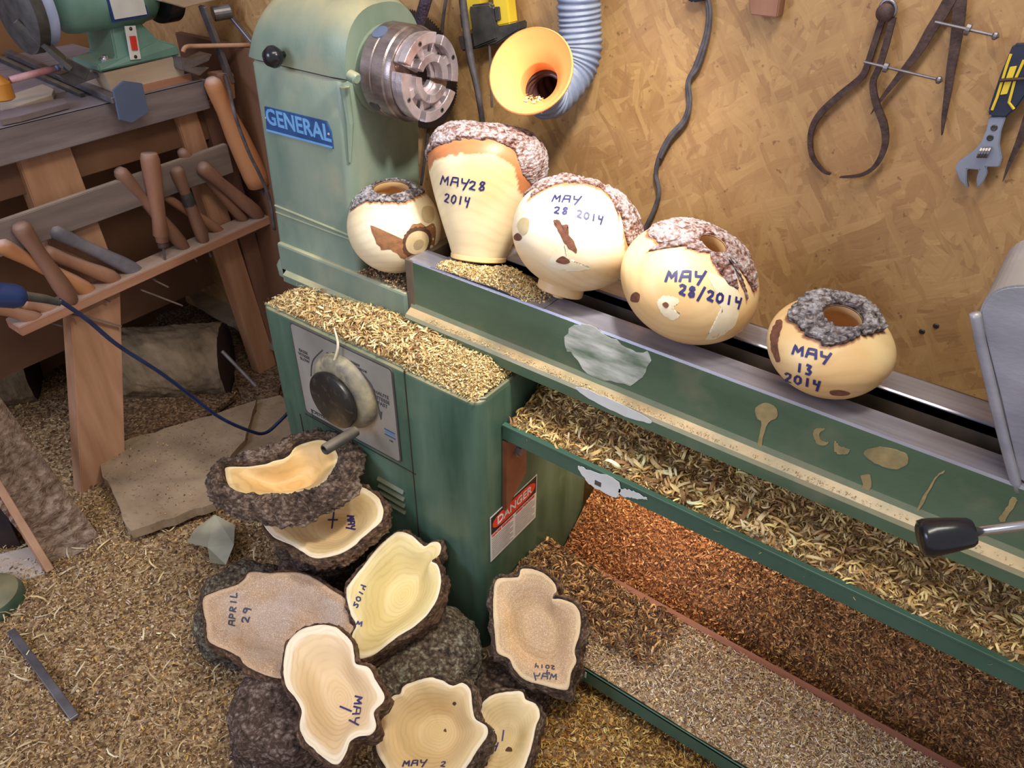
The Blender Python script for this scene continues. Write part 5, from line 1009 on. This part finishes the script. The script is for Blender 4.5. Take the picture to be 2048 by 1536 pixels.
D3 = thing('wing_divider', W_(2040, 250, .01), 'third rusty divider leg at the right edge beyond the wrench', 'dividers', 'marking tools hanging on the wall')
bar([(2075, 180), (2056, 235), (2042, 275), (2020, 325), (2006, 362)], [.014, .013, .011, .006, .001], .006, .014, m_rust, D3, 'leg')
part('adjusting_screw', tube([W_(1999, 161, .034), W_(2080, 155, .034)], .0026, 8), m_rust, D3)
WR = thing('adjustable_wrench', W_(1980, 250, .01), 'adjustable wrench with navy and yellow grip hanging by the right edge', 'wrench')
def wprism(px, d, t, mat, name, parent=WR, bev=.0015): return part(name, prism([W_(u, v, d) for u, v in px], (0, t, 0), bev), mat, parent)
wprism([(1978, 236), (2012, 234), (2002, 262), (1998, 290), (2004, 318), (1998, 334), (1972, 334), (1975, 345), (1968, 362), (1955, 378), (1952, 360), (1958, 340), (1934, 338), (1933, 362), (1936, 378), (1920, 362), (1910, 338), (1914, 326), (1948, 302), (1962, 285), (1972, 262)], .026, .014, m_wrench, 'wrench_head')
wprism([(1978, 234), (1976, 222), (2000, 150), (2025, 90), (2060, 88), (2060, 180), (2035, 215), (2012, 236)], .030, .020, m_navy, 'grip', bev=.003)
part('grip_stripe', merge([tube([W_(1984, 220, .031), W_(1994, 195, .031), W_(2014, 130, .031), W_(2022, 108, .031)], .0022, 6), tube([W_(2028, 218, .031), W_(2018, 205, .031), W_(2030, 160, .031), W_(2048, 120, .031)], .0022, 6)]), m_yellow, WR)
wprism([(2000, 190), (2014, 188), (2034, 132), (2020, 134)], .032, .003, m_yellow, 'grip_panel', bev=.0005)
part('knurl', merge([cyl(W_(1958+i*5.5, 304, .028), W_(1962+i*5.5, 305, .028), .0095, 12) for i in range(4)]), m_steel2, WR)
for u, v in ((1988, 256), (1980, 276)): part('hang_hole', lathe([(.005, 0), (.004, .001), (.001, .0005)], W_(u, v, .027), (0, -1, 0), 12), m_bolt, WR)
# yellow clamps
YCm = thing('bar_clamp', W_(960, 40, .02), 'yellow and black quick bar clamps hanging by the funnel', 'clamp')
part('yellow_body', prism([W_(u, v, .05) for u, v in ((912, -40), (960, -40), (962, 10), (945, 62), (922, 66))], (0, .03, 0), .003), m_yellow, YCm)
part('yellow_body', prism([W_(u, v, .05) for u, v in ((982, -40), (1010, -40), (1020, 48), (988, 54))], (0, .03, 0), .003), m_yellow, YCm)
part('black_jaw', prism([W_(u, v, .062) for u, v in ((936, 20), (940, 10), (978, 6), (984, 14), (992, 80), (946, 98), (940, 40))], (0, .05, 0), .004), m_blackd, YCm)
part('jaw_pad', prism([W_(u, v, .055) for u, v in ((914, 74), (948, 66), (1036, 44), (1036, 62), (990, 90), (940, 100), (922, 103))], (0, .035, 0), .003), m_blackd, YCm)
for uu in ((919, 28), (988, 14)): part('trigger', prism([W_(uu[0]+a, uu[1]+b, .058) for a, b in ((0, 0), (7, 0), (10, 26), (3, 28))], (0, .02, 0), .001), m_blackd, YCm)
part('bar', beam(W_(979, 88, .05), W_(984, 215, .05), .007, .003), m_steel2, YCm)
# hanging cords and hose fragment
single('hanging_strap', tube([yp(u, v, 1.38) for u, v in ((922, -30), (930, 40), (940, 110), (955, 180), (966, 250))], [.008, .0085, .0085, .007, .006], 8, 30), m_cable, 'grey strap hanging over the yellow clamps down behind the tall vase', 'strap', smooth=True)
single('signal_cable', tube([W_(u, v, .012) for u, v in ((895, -20), (886, 40), (880, 120), (862, 220), (848, 330), (842, 370))], .0038, 8, 30), m_cable, 'thin grey cord hanging between saw blade and headstock', 'cord', smooth=True)
single('braided_lamp_arm', tube([yp(u, v, 1.30) for u, v in ((862, -40), (852, 0), (840, 40), (832, 70))], .0125, 16, 30), M('braided_conduit', sr(52, 44, 58), sr(110, 98, 120), 260, rough=.4, metal=.4, bump=.4, bs=300), 'dark braided flexible conduit rising behind the chuck', 'conduit', smooth=True)
WC = thing('wall_cable', W_(1395, 10, .01), 'twisted grey cable hanging down the board wall in an S curve', 'cable')
part('cable', tube([W_(u, v, .010) for u, v in ((1408, -20), (1417, 20), (1412, 70), (1392, 130), (1376, 165), (1378, 205), (1368, 240), (1338, 275), (1318, 315), (1312, 350), (1318, 385), (1308, 420), (1288, 462), (1275, 490))], .0052, 8, 90), m_cable, WC, smooth=True)
part('cable', tube([W_(u, v, .013) for u, v in ((1412, -20), (1421, 22), (1416, 72), (1398, 132), (1379, 162), (1381, 205), (1371, 243), (1341, 279), (1321, 317))], .0036, 8, 70), m_cable, WC, smooth=True)
part('plug', prism([W_(u, v, .03) for u, v in ((1370, -20), (1408, -20), (1406, 2), (1385, 6), (1372, 0))], (0, .025, 0), .003), m_black, WC)
single('wooden_cleat', prism([W_(u, v, .03) for u, v in ((1495, -20), (1562, -20), (1554, 36), (1500, 30))], (0, .03, 0), .002), m_handle, 'small brown wooden cleat on the wall at the top edge', 'cleat')
Bw = bvh(box(-3.2, 1.6, YW, YW+.04, 0, 2.5))
for u, v in ((1844, 663), (1872, 652)): single('wall_screw', lathe([(.0055, 0), (.0035, .002), (.001, .002)], W_(u, v, .001), (0, -1, 0), 12), m_bolt, 'left dark screw of the pair in the board wall above the rear rail' if u < 1850 else 'right dark screw of the pair in the board wall above the rear rail', 'screw')

# ================================================================== SHAVINGS
# floor
def zfl(x, y):
    P = np.stack([np.asarray(x)*1., np.asarray(y)*1., np.zeros_like(x)], -1)
    z = .010+.014*(fbm(P, 2.6, 3, 5)+.6)*.8+.004*fbm(P, 22, 2, 8)
    return np.maximum(z, .003)
inL = lambda x, y: (y < .88)
R1 = (-2.05, -.02, -.05, .90)
def dens1(x, y):
    d = np.ones(len(x)); d[(x < -1.35) & (y > .60)] = .35; return d
stuff('floor_shavings', [lay(52000, R1, zfl, T_CHIP, .003, .0075, FLOORC, [5, 4, 4, 4, 2, 2, 2.5], .007, dens1), lay(9000, R1, zfl, T_STR, .006, .016, FLOORC, [4, 3, 5, 1, 4, 1, .5], .008, dens1), lay(1200, R1, zfl, T_STR, .018, .034, [(232, 214, 176), (212, 184, 130)], None, .010, dens1), lay(2600, R1, zfl, T_CURL, .004, .010, FLOORC, None, .008, dens1)],
      'tan wood shavings carpeting the floor left of and below the pile', mound=field(*(-2.75, .4, -.4, .905), zfl, 150, 80), mmat=m_mfloor)
R1b = (-1.25, -.55, .05, .45); 
def zyl(x, y): return zfl(x, y)+.006+.05*np.exp(-(((x+.38)/.22)**2+((y-.86)/.14)**2))
RY = (-.68, -.02, .52, 1.0)
stuff('floor_shavings', [lay(9000, RY, zyl, T_CHIP, .004, .009, YEL, None, .008), lay(4500, RY, zyl, T_CURL, .004, .009, YEL, None, .012), lay(2500, RY, zyl, T_STR, .007, .016, YEL, None, .012)], 'yellow curly shavings on the floor in front of the lower shelf', mound=field(-.70, .1, .5, 1.05, zyl, 60, 50), mmat=m_mfloor)
# back-left floor
R2 = (-2.75, -1.42, .62, 1.46)
stuff('floor_shavings', [lay(9000, R2, zfl, T_CHIP, .004, .009, BROWN, None, .008), lay(420, (-2.16, -1.72, .66, 1.0), lambda x, y: .0765+0*x, T_CHIP, .002, .005, BROWN, None, .002)], 'dusty brown debris on the floor under the bench', mound=field(-2.8, -1.40, .9, 1.47, zfl, 50, 30), mmat=m_mdark)
# on the slabs
zs1 = lambda x, y: .0755+0*x
# orange shavings under lathe, warm glow put into their colour, brown where it fades
def zor(x, y):
    P = np.stack([x, y, 0*x], -1); return .03+.17*smooth01((y-1.17)/.29)+.015*fbm(P, 7, 3, 12)
RO = (-.74, .62, 1.18, 1.46)
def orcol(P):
    f = smooth01((P[:, 0]+.55)/.45); n = len(P); k = rng.random(n) < f; return np.where(k[:, None], pal(n, BROWN), pal(n, ORNG_GLOW))
def layc(n, rect, zf, T, s0, s1, cf, lift=.006): P = pts(n, *rect, zf, lift); return scatter(T, P, rng.uniform(s0, s1, len(P)), cf(P), .8)
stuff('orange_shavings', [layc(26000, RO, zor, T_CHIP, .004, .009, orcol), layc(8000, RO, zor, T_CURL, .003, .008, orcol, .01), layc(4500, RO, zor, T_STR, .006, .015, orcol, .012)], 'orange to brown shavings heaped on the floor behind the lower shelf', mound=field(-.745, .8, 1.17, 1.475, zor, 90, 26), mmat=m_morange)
# lower shelf
def zlo(x, y): P = np.stack([x, y, 0*x], -1); return ZL+.004+.014*np.sin(np.pi*np.clip((y-YL)/.25, 0, 1))+.03*smooth01((-.45-x)/.3)*smooth01((y-.95)/.1)+.006*fbm(P, 12, 3, 2)
RL = (-.74, .5, YL+.006, 1.17)
SH = [(222, 202, 174), (204, 178, 146), (238, 226, 200), (172, 142, 110), (222, 200, 144), (166, 140, 128)]
stuff('shelf_shavings', [lay(26000, RL, zlo, T_CHIP, .0025, .006, SH, None, .005), lay(3500, RL, zlo, T_CURL, .003, .0065, SH, None, .007), lay(4500, RL, zlo, T_STR, .006, .013, SH, None, .008), lay(1300, (-.74, -.35, 1.0, 1.17), zlo, T_CURL, .006, .013, BROWN, None, .012)], 'greyish tan shavings covering the lower shelf', mound=field(-.745, .78, YL+.003, 1.174, zlo, 120, 30), mmat=m_mfloor)
# middle tray
def ztr(x, y):
    P = np.stack([x, y, 0*x], -1); return ZT-.024+.026*smooth01((y-YT)/.035)+.035*smooth01((y-1.03)/.12)+.010*fbm(P, 9, 3, 3)
RTm = (-.735, .55, YT+.004, 1.34)
MID = [(236, 206, 136), (216, 178, 108), (180, 138, 84), (226, 198, 150), (130, 94, 58)]
stuff('tray_shavings', [lay(26000, RTm, ztr, T_CHIP, .002, .0048, MID, None, .006), lay(5200, (-.735, .55, YT+.012, 1.22), ztr, T_CURL, .006, .014, MID, [4, 4, 3, 2, 2], .014), lay(3500, RTm, ztr, T_STR, .006, .014, MID, None, .012), lay(110, (-.60, -.1, YT+.022, 1.06), ztr, T_CURL, .012, .021, PALE, None, .016)], 'curly pale shavings filling the chip tray under the bed', mound=field(-.742, .78, YT+.003, 1.355, ztr, 140, 34), mmat=m_mpale)
# cabinet top
def zct(x, y):
    P = np.stack([x, y, 0*x], -1); b = smooth01((y-YC)/.03)*smooth01((1.4+x)/.05)*smooth01((XR-x+.0)/.05)
    return .7715+b*(.006+.026*smooth01((x+1.33)/.3)*smooth01((y-.9)/.07)+.012*np.maximum(0, fbm(P, 9, 3, 6)))
RC = (-1.385, XR-.016, YC+.011, 1.03)
def dct(x, y): return np.where(x < -1.32, .6, 1.)
stuff('cabinet_shavings', [lay(12000, RC, zct, T_CHIP, .0022, .0055, PALE, [5, 5, 3, 3, 3, 1], .004), lay(2300, (-1.35, -.90, YC+.014, 1.020), zct, T_CURL, .006, .0125, PALE, [4, 5, 3, 3, 2, .3], .012), lay(1800, RC, zct, T_STR, .006, .013, PALE, None, .010), lay(3500, (-.95, XR-.01, YC+.006, 1.03), zct, T_CHIP, .003, .006, PALE[:3], None, .010)], 'pale curly shavings heaped on top of the lathe cabinet', mound=field(-1.386, XR-.013, YC+.010, 1.032, zct, 110, 24), mmat=m_mpale)
single('long_shaving', tube([yp(668, 655, .905), yp(676, 690, .897), yp(668, 722, .89), yp(658, 745, .885), yp(662, 765, .866)], [.0018, .003, .003, .0025, .001], 6, 24), m_paler, 'long pale shaving dangling over the speed dial', 'shaving', smooth=True)
# pile by tall vase
def zv(x, y): return .9505+.030*np.exp(-(((x+.80)/.055)**2+((y-1.075)/.03)**2))+.012*np.exp(-(((x+.90)/.05)**2+((y-1.06)/.02)**2))
RV = (-.96, -.70, 1.038, 1.096)
stuff('bed_shavings', [lay(7000, RV, zv, T_CHIP, .0025, .005, PALE[:4], None, .004, lambda x, y: np.clip((zv(x, y)-.951)*160, 0, 1)), lay(500, RV, zv, T_CURL, .003, .006, PALE[:3], None, .006, lambda x, y: np.clip((zv(x, y)-.952)*120, 0, 1))], 'small heap of yellow shavings on the bed beside the tall vase', mound=field(-.97, -.69, 1.038, 1.097, zv, 60, 20), mmat=m_way)
zl_ = lambda x, y: .868+.006*np.clip(1-np.abs((x+1.11)/.09), 0, 1)+0*y
stuff('ledge_chips', [lay(1800, (-1.185, -1.035, 1.034, 1.16), zl_, T_CHIP, .003, .006, [(96, 66, 50), (150, 110, 80), (60, 42, 34), (200, 170, 120)], None, .006)], 'dark bark crumbs on the ledge under the small round vase', 'bark crumbs')
# ledge dust grains on flange
zf_ = lambda x, y: .832+0*x
stuff('ledge_dust', [lay(3500, (-.98, .6, YF-.020, YF-.002), zf_, T_CHIP, .0015, .0032, [(210, 176, 120), (190, 150, 96), (226, 200, 150)], None, .003, lambda x, y: np.where((x < -.3) | ((x > -.2) & (x < -.05)), .8, .2))], 'golden sawdust grains along the ledge of the bed', 'sawdust')
# shavings inside funnel
fb = fm+axc*.025+np.array([0, 0, -Rf*.62]); P = fb+rng.normal(0, 1, (260, 3))*np.array([.016, .010, .005]); k = 260
stuff('funnel_shavings', [scatter(T_STR+T_CHIP, P, rng.uniform(.003, .008, k), pal(k, PALE[:3]), .8)], 'few pale shavings lying in the funnel mouth')
